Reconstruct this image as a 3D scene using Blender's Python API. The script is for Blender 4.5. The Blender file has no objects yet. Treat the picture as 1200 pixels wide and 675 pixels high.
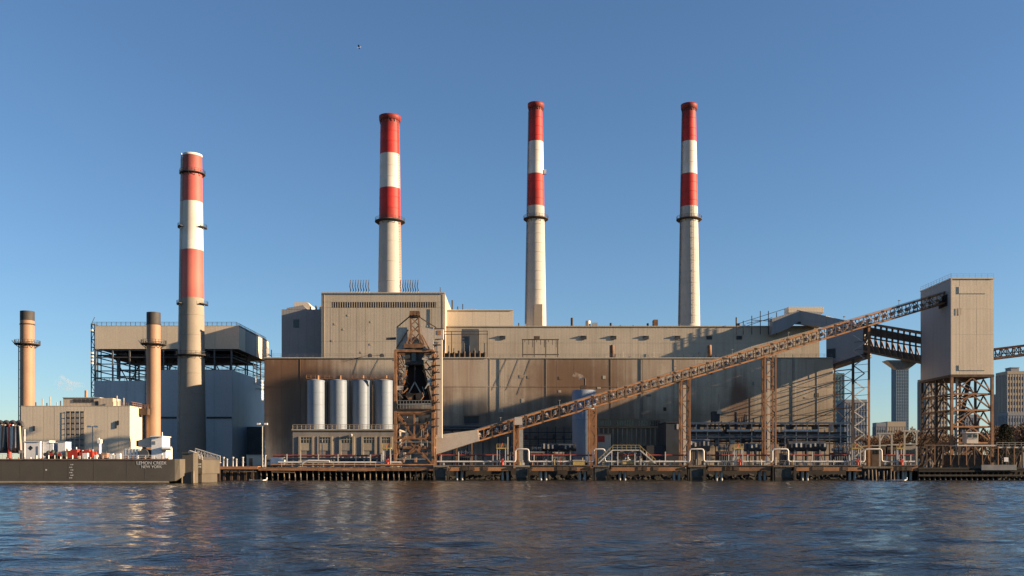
import bpy, math, random
import numpy as np
from mathutils import Vector, Matrix, Quaternion
random.seed(7)
R = math.radians
scene = bpy.context.scene
col = scene.collection

# ------------------------------------------------------------------ camera
F, CAMH, HOR = 1100.0, 3.4, 547.0        # focal length in photo pixels, eye height (m), horizon row
cam_d = bpy.data.cameras.new('camera'); cam = bpy.data.objects.new('camera', cam_d); col.objects.link(cam)
cam_d.sensor_width = 36; cam_d.lens = 36*F/1200
cam_d.shift_y = (HOR-337.5)/1200
cam_d.clip_start = 0.5; cam_d.clip_end = 20000
cam.location = (0, 0, CAMH); cam.rotation_euler = (R(90), 0, 0)
scene.camera = cam
# ------------------------------------------------------------------ sky, sun, exposure
SUN_AZ, SUN_EL = R(81.3), R(15.0)         # azimuth right of straight-behind-camera, elevation
sdir = Vector((math.sin(SUN_AZ)*math.cos(SUN_EL), -math.cos(SUN_AZ)*math.cos(SUN_EL), math.sin(SUN_EL)))
world = bpy.data.worlds.new('World'); scene.world = world; world.use_nodes = True
wn = world.node_tree.nodes; wl = world.node_tree.links
bgn = wn['Background']; sky = wn.new('ShaderNodeTexSky'); sky.sky_type = 'NISHITA'
sky.sun_disc = False; sky.sun_elevation = SUN_EL
sky.sun_rotation = math.atan2(sdir.x, sdir.y)
sky.altitude = 0; sky.air_density = 1.0; sky.dust_density = 0.2; sky.ozone_density = 4.3
wl.new(sky.outputs[0], bgn.inputs[0]); bgn.inputs[1].default_value = 0.052
sun_d = bpy.data.lights.new('sun', 'SUN'); sun_d.energy = 5.0; sun_d.angle = R(0.5); sun_d.color = (1.0, 0.75, 0.48)
sun = bpy.data.objects.new('sun', sun_d); col.objects.link(sun)
sun.rotation_euler = sdir.to_track_quat('Z', 'Y').to_euler(); sun.location = (300, -100, 120)
scene.view_settings.view_transform = 'Standard'; scene.view_settings.look = 'None'
scene.view_settings.exposure = 1.60; scene.view_settings.gamma = 1.0
scene.view_settings.use_curve_mapping = False
scene.render.engine = 'CYCLES'; scene.cycles.use_denoising = True
scene.cycles.max_bounces = 6; scene.cycles.diffuse_bounces = 1; scene.cycles.glossy_bounces = 3
scene.cycles.transmission_bounces = 4; scene.cycles.volume_bounces = 0; scene.cycles.transparent_max_bounces = 6
scene.cycles.volume_step_rate = 4.0; scene.cycles.volume_max_steps = 64
scene.cycles.caustics_reflective = False; scene.cycles.caustics_refractive = False

# ------------------------------------------------------------------ measuring: photo pixel + real distance -> place
def XX(px, Y): return (px-600.0)*Y/F
def ZZ(py, Y): return CAMH+(HOR-py)*Y/F
def P(px, py, Y): return Vector((XX(px, Y), Y, ZZ(py, Y)))
def V(*a): return Vector(a)

# ------------------------------------------------------------------ materials
def srgb(r, g, b):
    f = lambda c: (c/255/12.92) if c/255 <= 0.04045 else ((c/255+0.055)/1.055)**2.4
    return (f(r), f(g), f(b))
MATS = {}
def mat(name, base, rough=0.7, metal=0.0, var=0.25, scale=0.5, streak=0.0, streak_col=(0.12, 0.06, 0.03), rnd=0.06, spec=0.3, fine=0.1, bump=0.0, rib=0.0):
    """weathered paint / metal / concrete: blotches, run-down streaks, fine grain, a slight tint change from piece to piece"""
    m = bpy.data.materials.new(name); m.use_nodes = True; MATS[name] = m
    n = m.node_tree.nodes; l = m.node_tree.links; b = n['Principled BSDF']
    b.inputs['Roughness'].default_value = rough; b.inputs['Metallic'].default_value = metal
    b.inputs['Specular IOR Level'].default_value = spec
    geo = n.new('ShaderNodeNewGeometry')
    def noise(sc, loc_scale, detail=4, w=0.0):
        mp = n.new('ShaderNodeMapping'); mp.inputs['Scale'].default_value = loc_scale; mp.inputs['Location'].default_value = (w, w*1.7, w*.3)
        l.new(geo.outputs['Position'], mp.inputs[0])
        t = n.new('ShaderNodeTexNoise'); t.inputs['Scale'].default_value = sc; t.inputs['Detail'].default_value = detail
        l.new(mp.outputs[0], t.inputs[0]); return t.outputs[0]
    def ramp(src, lo, hi, a, c):
        q = n.new('ShaderNodeMapRange'); q.inputs[1].default_value = lo; q.inputs[2].default_value = hi
        q.inputs[3].default_value = a; q.inputs[4].default_value = c; l.new(src, q.inputs[0]); return q.outputs[0]
    def mul(a, c):
        q = n.new('ShaderNodeMath'); q.operation = 'MULTIPLY'; l.new(a, q.inputs[0]); l.new(c, q.inputs[1]); return q.outputs[0]
    v = mul(ramp(noise(scale, (1, 1, .8)), .25, .75, 1-var, 1+var*.6), ramp(noise(4.0, (1, 1, 1), 3, 5), .3, .7, 1-fine, 1+fine))
    oi = n.new('ShaderNodeObjectInfo'); v = mul(v, ramp(oi.outputs['Random'], 0, 1, 1-rnd, 1+rnd))
    rgb = n.new('ShaderNodeRGB'); rgb.outputs[0].default_value = (*[c*.82 for c in base], 1)
    mx = n.new('ShaderNodeVectorMath'); mx.operation = 'SCALE'; l.new(rgb.outputs[0], mx.inputs[0]); l.new(v, mx.inputs['Scale'])
    out = mx.outputs[0]
    if streak > 0:
        s1 = mul(ramp(noise(1.0, (.9, .9, .035), 4, 3), .5, .72, 0, 1), ramp(noise(.12, (1, 1, 1), 3, 9), .35, .62, 0.15, 1))
        k = n.new('ShaderNodeMath'); k.operation = 'MULTIPLY'; l.new(s1, k.inputs[0]); k.inputs[1].default_value = streak
        mm = n.new('ShaderNodeMix'); mm.data_type = 'RGBA'; l.new(k.outputs[0], mm.inputs[0]); l.new(out, mm.inputs[6])
        mm.inputs[7].default_value = (*streak_col, 1); out = mm.outputs[2]
    l.new(out, b.inputs['Base Color'])
    if bump > 0:
        bp = n.new('ShaderNodeBump'); bp.inputs['Strength'].default_value = bump; bp.inputs['Distance'].default_value = .1
        l.new(noise(3.0, (1, 1, 1), 5, 2), bp.inputs['Height']); l.new(bp.outputs[0], b.inputs['Normal'])
    if rib > 0:      # trapezoidal cladding ribs
        sx = n.new('ShaderNodeSeparateXYZ'); l.new(geo.outputs['Position'], sx.inputs[0])
        ad = n.new('ShaderNodeMath'); ad.operation = 'ADD'; l.new(sx.outputs[0], ad.inputs[0]); l.new(sx.outputs[1], ad.inputs[1])
        ml = n.new('ShaderNodeMath'); ml.operation = 'MULTIPLY'; l.new(ad.outputs[0], ml.inputs[0]); ml.inputs[1].default_value = 6.2832/.93
        sn = n.new('ShaderNodeMath'); sn.operation = 'SINE'; l.new(ml.outputs[0], sn.inputs[0])
        cl = n.new('ShaderNodeMapRange'); cl.inputs[1].default_value = -.4; cl.inputs[2].default_value = .4; l.new(sn.outputs[0], cl.inputs[0])
        bp = n.new('ShaderNodeBump'); bp.inputs['Strength'].default_value = 1.0; bp.inputs['Distance'].default_value = rib
        l.new(cl.outputs[0], bp.inputs['Height']); l.new(bp.outputs[0], b.inputs['Normal'])
    return m
def stains_and_shade(m, spots):
    """soot, rust and painted-in shade on a wall: (x, z, half width, half height, colour, strength)"""
    n = m.node_tree.nodes; l = m.node_tree.links; b = n['Principled BSDF']
    src = b.inputs['Base Color'].links[0].from_socket
    geo = n.new('ShaderNodeNewGeometry'); 
    nz = n.new('ShaderNodeTexNoise'); nz.inputs['Scale'].default_value = .12; nz.inputs['Detail'].default_value = 5; l.new(geo.outputs['Position'], nz.inputs[0])
    st = n.new('ShaderNodeTexNoise'); st.inputs['Scale'].default_value = 1.0; st.inputs['Detail'].default_value = 4
    sm = n.new('ShaderNodeMapping'); sm.inputs['Scale'].default_value = (.7, .7, .03); l.new(geo.outputs['Position'], sm.inputs[0]); l.new(sm.outputs[0], st.inputs[0])
    for (x, z, hx, hz, c, k) in spots:
        mp = n.new('ShaderNodeMapping'); mp.vector_type = 'POINT'
        mp.inputs['Location'].default_value = (-x/hx, 0, -z/hz); mp.inputs['Scale'].default_value = (1/hx, 0, 1/hz)
        l.new(geo.outputs['Position'], mp.inputs[0])
        ln = n.new('ShaderNodeVectorMath'); ln.operation = 'LENGTH'; l.new(mp.outputs[0], ln.inputs[0])
        ad = n.new('ShaderNodeMath'); ad.operation = 'MULTIPLY_ADD'; l.new(nz.outputs[0], ad.inputs[0]); ad.inputs[1].default_value = .9; l.new(ln.outputs['Value'], ad.inputs[2])
        a2 = n.new('ShaderNodeMath'); a2.operation = 'MULTIPLY_ADD'; l.new(st.outputs[0], a2.inputs[0]); a2.inputs[1].default_value = .7; l.new(ad.outputs[0], a2.inputs[2])
        mr = n.new('ShaderNodeMapRange'); mr.interpolation_type = 'SMOOTHSTEP'
        mr.inputs[1].default_value = 1.05; mr.inputs[2].default_value = 1.95; mr.inputs[3].default_value = k; mr.inputs[4].default_value = 0; l.new(a2.outputs[0], mr.inputs[0])
        mm = n.new('ShaderNodeMix'); mm.data_type = 'RGBA'; l.new(mr.outputs[0], mm.inputs[0]); l.new(src, mm.inputs[6]); mm.inputs[7].default_value = (*c, 1); src = mm.outputs[2]
    l.new(src, b.inputs['Base Color'])

tan = mat('tan_cladding', (.52, .435, .33), .6, var=.10, scale=.12, streak=.35, streak_col=(.19, .13, .09), rnd=.025, rib=.0045)
hall = mat('stained_tan_cladding', (.58, .475, .355), .6, var=.12, scale=.12, streak=.45, streak_col=(.17, .10, .06), rnd=.03, rib=.0022)
greyshade = mat('grey_shaded_cladding', (.31, .30, .30), .6, var=.08, scale=.15, streak=.25, streak_col=(.13, .11, .10), rnd=.03, rib=.0045)  # grey sheeting; the tower's left face has its shade put into this colour
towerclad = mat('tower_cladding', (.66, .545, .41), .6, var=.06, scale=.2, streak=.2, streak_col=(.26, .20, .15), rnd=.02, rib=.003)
cream = mat('cream_cladding', (.70, .585, .44), .55, var=.05, scale=.2, streak=.12, streak_col=(.3, .25, .2), rnd=.03, rib=.003)
blueclad = mat('blue_grey_cladding', (.50, .56, .60), .5, var=.08, scale=.15, streak=.2, streak_col=(.10, .13, .17), rnd=.02, rib=.0022)
bluedark = mat('dark_blue_trim', (.05, .058, .072), .5)
concrete = mat('chimney_concrete', (.30, .255, .205), .8, var=.12, scale=.2, streak=.35, streak_col=(.25, .19, .15), rnd=.02)
conc2 = mat('pale_concrete', (.47, .435, .39), .8, var=.10, scale=.2, streak=.4, streak_col=(.34, .26, .20), rnd=.02)
concdark = mat('dark_wet_concrete', (.09, .085, .075), .85, var=.4, scale=.8, streak=.5, streak_col=(.03, .03, .025), bump=.5)
red = mat('red_paint', (.48, .026, .02), .6, var=.22, scale=.35, streak=.55, streak_col=(.24, .03, .025), rnd=.02)
redfade = mat('faded_red_paint', (.46, .10, .085), .6, var=.10, scale=.3, streak=.25, streak_col=(.42, .10, .08), rnd=.02)
white = mat('white_paint', (.66, .63, .58), .6, var=.14, scale=.35, streak=.45, streak_col=(.5, .44, .38), rnd=.02)
whiteclean = mat('clean_white_paint', (.85, .82, .79), .45, var=.05, scale=.6, streak=.2, streak_col=(.45, .35, .28), rnd=.03)
stackbuff = mat('buff_chimney_paint', (.34, .205, .13), .6, var=.10, scale=.3, streak=.35, streak_col=(.34, .22, .14), rnd=.02)
soot = mat('soot_black_steel', (.055, .05, .048), .7, var=.3)
rust = mat('rusty_steel', (.29, .15, .08), .75, var=.45, scale=.9, streak=.35, streak_col=(.10, .05, .03), rnd=.25)
rustorange = mat('orange_rusty_girder', (.38, .185, .09), .75, var=.35, scale=.6, streak=.3, streak_col=(.16, .06, .035), rnd=.2)  # more orange rust for chords, girders and front members
rustdark = mat('dark_rusty_steel', (.10, .065, .045), .8, var=.4, scale=.8, rnd=.2)
steel = mat('dark_steel', (.055, .055, .06), .6, var=.3, rnd=.2)
steelgrey = mat('grey_steel', (.20, .20, .20), .55, var=.25, rnd=.2)
steelblue = mat('blue_grey_steel', (.11, .118, .13), .55, var=.25, rnd=.2)
galv = mat('galvanised_steel', (.42, .41, .38), .5, var=.2, scale=1.5, streak=.3, streak_col=(.25, .15, .09), rnd=.12)
idlerm = mat('pale_idler_steel', (.62, .59, .55), .5, var=.3, scale=2, rnd=.2)
belt = mat('conveyor_belt_rubber', (.05, .048, .046), .85, var=.3)
sheetw = mat('pale_sheet_steel', (.58, .50, .42), .55, var=.08, scale=.4, streak=.3, streak_col=(.38, .26, .17))
whitepipe = mat('white_pipe_paint', (.62, .58, .53), .45, var=.15, scale=1, streak=.3, streak_col=(.35, .2, .12), rnd=.05)
redpipe = mat('red_pipe_paint', (.28, .045, .03), .55, var=.25, scale=1, rnd=.1)
redmach = mat('red_machinery_paint', (.45, .05, .03), .5, var=.2, scale=1, rnd=.15)
yellow = mat('worn_yellow_paint', (.50, .36, .13), .6, var=.25, scale=1, rnd=.1)
timber = mat('weathered_timber', (.20, .155, .115), .9, var=.4, scale=1.2, streak=.5, streak_col=(.05, .04, .03), rnd=.3, bump=.4)
timberdark = mat('dark_wet_timber', (.05, .042, .035), .9, var=.4, scale=1.2, rnd=.3)
hull = mat('hull_paint', (.115, .098, .078), .55, var=.16, scale=.35, streak=.4, streak_col=(.09, .07, .055))
hullband = mat('hull_waterline_paint', (.42, .33, .22), .6, var=.3, scale=.8)
black = mat('coal_black', (.012, .011, .011), .9, var=.4)
glassd = mat('dark_window_glass', (.02, .022, .026), .12, spec=.6, var=.1)
greenm = mat('dark_green_machinery', (.05, .065, .05), .6, var=.3, rnd=.2)
silom = mat('silo_paint', (.20, .24, .30), .5, var=.06, scale=.3, streak=.3, streak_col=(.2, .17, .14))
silobld = mat('grey_render', (.30, .265, .23), .8, var=.2, scale=.3, streak=.4, streak_col=(.12, .09, .07))
siloframe = mat('buff_render_frame', (.40, .33, .25), .8, var=.15)
blacklabel = mat('black_lettering', (.03, .03, .03), .7)
whitelabel = mat('white_lettering', (.75, .73, .70), .7)
earth = mat('bare_ground', (.06, .05, .04), .95, var=.35, scale=.3)
rockm = mat('riprap_stone', (.022, .02, .017), .95, var=.5, scale=.7, bump=.6)
twig = mat('bare_twigs', (.19, .125, .085), .9, var=.3, rnd=.15)
bark = mat('tree_bark', (.11, .085, .065), .9, var=.3)
needle = mat('dark_conifer_needles', (.018, .028, .014), .8, var=.4)
bldg_tan = mat('far_tan_masonry', (.42, .34, .25), .8, var=.1, scale=.05)
bldg_blue = mat('far_blue_glass', (.19, .245, .29), .4, var=.08, scale=.05)
bldg_grey = mat('far_grey_masonry', (.23, .24, .26), .7, var=.1, scale=.05)
bldg_teal = mat('far_teal_glass', (.14, .22, .24), .3, var=.1, scale=.05)
hosew = mat('pale_hose', (.55, .42, .34), .6, var=.2, rnd=.2)
gullm = mat('gull_white', (.7, .7, .7), .8)
gulld = mat('gull_grey', (.12, .12, .13), .8)

hall2 = mat('patched_tan_cladding', (.51, .41, .305), .6, var=.14, scale=.15, streak=.5, streak_col=(.15, .09, .055), rnd=.06, rib=.0022)
hx = lambda px: XX(px, 290)
SPOTS = [(hx(335), ZZ(434, 290), 24, 14, (.17, .075, .03), .9), (hx(318), ZZ(465, 290), 30, 18, (.09, .055, .035), .75), (hx(420), ZZ(480, 290), 30, 14, (.13, .09, .065), .5),  # brown stain at left; the darker low spots also paint in cast shade
              (hx(672), ZZ(442, 290), 17, 14, (.13, .065, .03), .9), (hx(700), ZZ(470, 290), 26, 20, (.16, .09, .05), .7), (hx(640), ZZ(455, 290), 15, 16, (.2, .12, .07), .5),
              (hx(868), ZZ(475, 290), 4.5, 12, (.12, .03, .015), .85), (hx(545), ZZ(425, 290), 5, 14, (.32, .20, .12), .5), (hx(525), ZZ(440, 290), 3, 12, (.33, .2, .12), .5),
              (hx(600), ZZ(500, 290), 34, 12, (.10, .075, .055), .75), (hx(750), ZZ(505, 290), 40, 12, (.12, .09, .065), .7), (hx(900), ZZ(500, 290), 42, 16, (.17, .125, .085), .6), (hx(420), ZZ(500, 290), 40, 16, (.10, .075, .055), .7), (hx(760), ZZ(425, 290), 30, 5, (.25, .17, .11), .4)]  # wide low spots: base grime that also deepens the wall's shade by colour
stains_and_shade(hall, SPOTS); stains_and_shade(hall2, SPOTS)
stains_and_shade(red, [(XX(457,335), ZZ(139,335), 9, 6, (.10,.015,.012), .7), (XX(628,340), ZZ(124,340), 7, 6, (.10,.015,.012), .7), (XX(807.5,342), ZZ(125,342), 7, 6, (.10,.015,.012), .7), (XX(457,335), ZZ(256,335), 9, 4, (.2,.03,.02), .5), (XX(628,340), ZZ(238,340), 6, 5, (.2,.03,.02), .5)])
stains_and_shade(redfade, [(XX(225,308), ZZ(184,308), 8, 5, (.16,.05,.04), .6), (XX(222,308), ZZ(330,308), 6, 9, (.45,.17,.13), .5)])
stains_and_shade(white, [(XX(459,335), ZZ(190,335), 3, 9, (.42,.33,.27), .6), (XX(628,340), ZZ(175,340), 2, 8, (.42,.33,.27), .6), (XX(226,308), ZZ(250,308), 4, 9, (.45,.37,.3), .5), (XX(808,342), ZZ(180,342), 3, 8, (.42,.33,.27), .6)])

# ------------------------------------------------------------------ shape helpers
WM = {}
def put(o, parent, M):
    col.objects.link(o)
    if parent is not None:
        o.parent = parent; o.matrix_parent_inverse = WM[parent.name].inverted()
    o.matrix_basis = M; WM[o.name] = M.copy(); return o
def tag(o, label, cat=None, group=None, kind=None):
    if label: o['label'] = label
    if cat: o['category'] = cat
    if group: o['group'] = group
    if kind: o['kind'] = kind
    return o
def thing(name, label, cat, loc, group=None):
    o = bpy.data.objects.new(name, None); o.empty_display_size = .5
    put(o, None, Matrix.Translation(Vector(loc))); return tag(o, label, cat, group)
class MB:
    def __init__(s): s.v = []; s.f = []; s.sm = []
    def add(s, vs, fs, smooth=False):
        k = len(s.v); s.v += [tuple(v) for v in vs]; s.f += [tuple(i+k for i in f) for f in fs]; s.sm += [smooth]*len(fs)
    def box(s, x0, x1, y0, y1, z0, z1):
        s.add([(x0,y0,z0),(x1,y0,z0),(x1,y1,z0),(x0,y1,z0),(x0,y0,z1),(x1,y0,z1),(x1,y1,z1),(x0,y1,z1)],
              [(0,3,2,1),(4,5,6,7),(0,1,5,4),(1,2,6,5),(2,3,7,6),(3,0,4,7)]); return s
    def beam(s, a, b, w, h=None):
        a = Vector(a); b = Vector(b); h = h or w; d = b-a
        if d.length < 1e-6: return s
        q = d.to_track_quat('Z', 'Y'); u = q @ Vector((w/2,0,0)); t = q @ Vector((0,h/2,0))
        s.add([a-u-t,a+u-t,a+u+t,a-u+t,b-u-t,b+u-t,b+u+t,b-u+t], [(0,3,2,1),(4,5,6,7),(0,1,5,4),(1,2,6,5),(2,3,7,6),(3,0,4,7)]); return s
    def tube(s, pts, r, n=8, r1=None):
        pts = [Vector(p) for p in pts]; rings = []; m = len(pts)
        for i, p in enumerate(pts):
            d = (pts[min(i+1,m-1)]-pts[max(i-1,0)]).normalized(); q = d.to_track_quat('Z','Y')
            rr = r if r1 is None else r+(r1-r)*i/(m-1)
            rings.append([p+q @ Vector((rr*math.cos(6.2832*k/n), rr*math.sin(6.2832*k/n), 0)) for k in range(n)])
        vs = [v for rg in rings for v in rg]; fs = []
        for i in range(m-1):
            for k in range(n): fs.append((i*n+k, i*n+(k+1)%n, (i+1)*n+(k+1)%n, (i+1)*n+k))
        s.add(vs, fs, True); s.add(rings[0], [tuple(range(n-1,-1,-1))]); s.add(rings[-1], [tuple(range(n))]); return s
    def lathe(s, cx, cy, prof, n=40, smooth=True):
        vs = []; fs = []
        for (r, z) in prof:
            for k in range(n): vs.append((cx+r*math.cos(6.28318531*k/n), cy+r*math.sin(6.28318531*k/n), z))
        for i in range(len(prof)-1):
            for k in range(n): fs.append((i*n+k, i*n+(k+1)%n, (i+1)*n+(k+1)%n, (i+1)*n+k))
        s.add(vs, fs, smooth); return s
    def prism(s, poly, y0, y1):
        n = len(poly); ar = sum(poly[i][0]*poly[(i+1)%n][1]-poly[(i+1)%n][0]*poly[i][1] for i in range(n))
        if ar < 0: poly = poly[::-1]
        vs = [(x, y0, z) for x, z in poly]+[(x, y1, z) for x, z in poly]
        fs = [tuple(range(n)), tuple(range(2*n-1, n-1, -1))]+[(i, i+n, (i+1)%n+n, (i+1)%n) for i in range(n)]
        s.add(vs, fs); return s
    def build(s, name, m, parent=None, origin=None):
        if origin is None:
            if s.v:
                a = np.array(s.v); origin = ((a[:,0].min()+a[:,0].max())/2, (a[:,1].min()+a[:,1].max())/2, a[:,2].min())
            else: origin = (0,0,0)
        o = Vector(origin)
        me = bpy.data.meshes.new(name); me.from_pydata([(v[0]-o.x, v[1]-o.y, v[2]-o.z) for v in s.v], [], s.f)
        me.polygons.foreach_set('use_smooth', s.sm); me.materials.append(m); me.update()
        return put(bpy.data.objects.new(name, me), parent, Matrix.Translation(o))
UNIT = {}
def unit(kind, m):
    k = (kind, m.name)
    if k not in UNIT:
        b = MB()
        if kind == 'box': b.box(-.5,.5,-.5,.5,-.5,.5)
        else: b.tube([(0,0,-.5),(0,0,.5)], 1.0, 10)
        me = bpy.data.meshes.new(kind+'_'+m.name); me.from_pydata(b.v, [], b.f); me.polygons.foreach_set('use_smooth', b.sm); me.materials.append(m); UNIT[k] = me
    return UNIT[k]
def box(parent, name, x0, x1, y0, y1, z0, z1, m):
    o = bpy.data.objects.new(name, unit('box', m))
    return put(o, parent, Matrix.Translation(((x0+x1)/2,(y0+y1)/2,(z0+z1)/2)) @ Matrix.Diagonal((abs(x1-x0),abs(y1-y0),abs(z1-z0),1)))
def beam(parent, name, a, b, w, m, h=None):
    a = Vector(a); b = Vector(b); d = b-a
    return put(bpy.data.objects.new(name, unit('box', m)), parent, Matrix.Translation((a+b)/2) @ d.to_track_quat('Z','Y').to_matrix().to_4x4() @ Matrix.Diagonal((w, h or w, d.length, 1)))
def rod(parent, name, a, b, r, m):
    a = Vector(a); b = Vector(b); d = b-a
    return put(bpy.data.objects.new(name, unit('rod', m)), parent, Matrix.Translation((a+b)/2) @ d.to_track_quat('Z','Y').to_matrix().to_4x4() @ Matrix.Diagonal((r, r, d.length, 1)))
def pipe(parent, name, pts, r, m, n=8):
    return MB().tube(pts, r, n).build(name, m, parent)
def rail(parent, pts, m, h=1.1, step=2.0, t=.07, name='railing'):
    b = MB()
    for a, c in zip(pts[:-1], pts[1:]):
        a = Vector(a); c = Vector(c); k = max(1, int((c-a).length/step)); up = Vector((0,0,h))
        for i in range(k+1):
            p = a.lerp(c, i/k); b.beam(p, p+up, t)
        b.beam(a+up, c+up, t); b.beam(a+up*.5, c+up*.5, t*.8)
    return b.build(name, m, parent)
def ladder(parent, a, c, m, w=.5, step=.4, name='ladder'):
    b = MB(); a = Vector(a); c = Vector(c); u = Vector((w/2,0,0)); b.beam(a-u,c-u,.08); b.beam(a+u,c+u,.08)
    k = int((c-a).length/step)
    for i in range(1,k): p = a.lerp(c,i/k); b.beam(p-u,p+u,.05)
    return b.build(name, m, parent)
def panels(parent, x0, x1, Y, z0, z1, nx, rows, m, t=.05, gap=.05, name='wall_panel'):
    zs = [z0]+list(rows)+[z1]
    for r in range(len(zs)-1):
        for i in range(nx):
            a = x0+(x1-x0)*i/nx; b = x0+(x1-x0)*(i+1)/nx
            box(parent, name, a+gap/2, b-gap/2, Y-t-random.uniform(0,.012), Y-.004, zs[r]+gap/2, zs[r+1]-gap/2, hall2 if (m is hall and random.random() < .16) else m)

# ================================================================== THE SETTING
# river: one sheet, fine wavelets where the camera looks, coarse far out
def wave_field(X, Y):
    rs = np.random.RandomState(3); h = np.zeros_like(X)
    for i in range(46):
        lam = 1.1*(1.12**i) if i < 22 else rs.uniform(1.4, 5)
        a = rs.normal(R(82), R(30)); k = 2*math.pi/lam
        amp = 0.0054*lam**0.7*(1 if lam < 5 else (5/lam)**1.5)
        h += amp*np.sin(k*(X*math.cos(a)+Y*math.sin(a))+rs.uniform(0, 6.28))
    g = 0.55+0.45*np.sin(X*.045+Y*.02+1)*np.sin(Y*.05-X*.012+.6)
    return h*(.45+.75*g)
xs = np.concatenate([[-4000,-2500,-1000,-500,-260], np.linspace(-160,160,620), [260,500,1000,2500,4000]])
ys = np.concatenate([[-500,-300,-120,-40,5], 24+ (262-24)*np.linspace(0,1,620)**1.35, [300,]])
GX, GY = np.meshgrid(xs, ys)
fade = np.clip((160-np.abs(GX))/20,0,1)*np.clip((GY-20)/6,0,1)*np.clip((280-GY)/20,0,1)
GZ = wave_field(GX, GY)*fade
nx, ny = len(xs), len(ys)
idx = np.arange(nx*ny).reshape(ny, nx)
quads = np.stack([idx[:-1,:-1], idx[:-1,1:], idx[1:,1:], idx[1:,:-1]], -1).reshape(-1,4)
wm = bpy.data.meshes.new('water'); wm.vertices.add(nx*ny)
wm.vertices.foreach_set('co', np.stack([GX,GY,GZ],-1).reshape(-1).astype(np.float32))
wm.loops.add(quads.size); wm.polygons.add(len(quads))
wm.loops.foreach_set('vertex_index', quads.reshape(-1).astype(np.int32))
wm.polygons.foreach_set('loop_start', (np.arange(len(quads))*4).astype(np.int32)); wm.polygons.foreach_set('loop_total', np.full(len(quads),4,np.int32))
wm.polygons.foreach_set('use_smooth', np.ones(len(quads),bool)); wm.update(calc_edges=True)
wat = bpy.data.materials.new('river_water'); wat.use_nodes = True
n = wat.node_tree.nodes; l = wat.node_tree.links; b = n['Principled BSDF']
b.inputs['Base Color'].default_value = (.013, .013, .010, 1); b.inputs['Roughness'].default_value = .06; b.inputs['IOR'].default_value = 1.27
geo = n.new('ShaderNodeNewGeometry'); 
def wbump(scale, xyz, dist, prev, strength=1.0, detail=3):
    mp = n.new('ShaderNodeMapping'); mp.inputs['Scale'].default_value = xyz; l.new(geo.outputs['Position'], mp.inputs[0])
    t = n.new('ShaderNodeTexNoise'); t.inputs['Scale'].default_value = scale; t.inputs['Detail'].default_value = detail; l.new(mp.outputs[0], t.inputs[0])
    bp = n.new('ShaderNodeBump'); bp.inputs['Distance'].default_value = dist; bp.inputs['Strength'].default_value = strength; l.new(t.outputs[0], bp.inputs['Height'])
    if prev is not None: l.new(prev, bp.inputs['Normal'])
    return bp.outputs[0]
nn = wbump(1.0, (.5, 1.3, 1), .20, None, 1.0, 4); nn = wbump(3.4, (.6, 1.3, 1), .085, nn, 1.0, 3)
# wind patches: rough and smooth areas of the surface
pm = n.new('ShaderNodeMapping'); pm.inputs['Scale'].default_value = (.018, .05, 1); l.new(geo.outputs['Position'], pm.inputs[0])
pt = n.new('ShaderNodeTexNoise'); pt.inputs['Scale'].default_value = 1.0; pt.inputs['Detail'].default_value = 4; l.new(pm.outputs[0], pt.inputs[0])
pr_ = n.new('ShaderNodeMapRange'); pr_.inputs[1].default_value = .35; pr_.inputs[2].default_value = .65; pr_.inputs[3].default_value = .35; pr_.inputs[4].default_value = 1.0; l.new(pt.outputs[0], pr_.inputs[0])
for nd in n:
    if nd.type == 'BUMP': l.new(pr_.outputs[0], nd.inputs['Strength'])
l.new(nn, b.inputs['Normal'])
wm.materials.append(wat)
water = put(bpy.data.objects.new('water', wm), None, Matrix()); tag(water, 'dark rippled river water filling the foreground', None, None, 'structure')

# land: one sheet to the horizon, its bank towards the river
GL = 3.0
xl = XX(303, 238)
g = MB()
g.add([(-4000,238.6,GL),(xl,238.6,GL),(xl,251,GL),(4000,251,GL),(4000,5000,GL),(-4000,5000,GL)], [(0,1,2,3,4,5)])
g.add([(-4000,238.6,-2),(xl,238.6,-2),(xl,251,-2),(4000,251,-2),(-4000,238.6,GL),(xl,238.6,GL),(xl,251,GL),(4000,251,GL)], [(0,1,5,4),(1,2,6,5),(2,3,7,6)])
tag(g.build('ground', earth, None, (0,251,GL)), 'bare dark ground of the power station yard', None, None, 'structure')
# riprap under the jetty
rk = MB(); rr = random.Random(4)
x = xl+1
while x < 175:
    for row in range(4):
        y = 250.6-row*1.5+rr.uniform(-.4,.4); z = .75-row*.45+rr.uniform(-.2,.2); s = rr.uniform(.4,.85)
        q = Quaternion((rr.random(),rr.random(),rr.random(),rr.random())).normalized()
        pts = [q @ Vector((sx*s*rr.uniform(.6,1),sy*s*rr.uniform(.5,.8),sz*s*rr.uniform(.4,.7)))+Vector((x+rr.uniform(-.5,.5),y,z)) for sz in(-1,1) for sx,sy in((-1,-1),(1,-1),(1,1),(-1,1))]
        rk.add(pts, [(0,3,2,1),(4,5,6,7),(0,1,5,4),(1,2,6,5),(2,3,7,6),(3,0,4,7)])
    x += 1.35
tag(rk.build('riprap', rockm), 'dark stones heaped on the river bank under the jetty', None, None, 'stuff')

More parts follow.
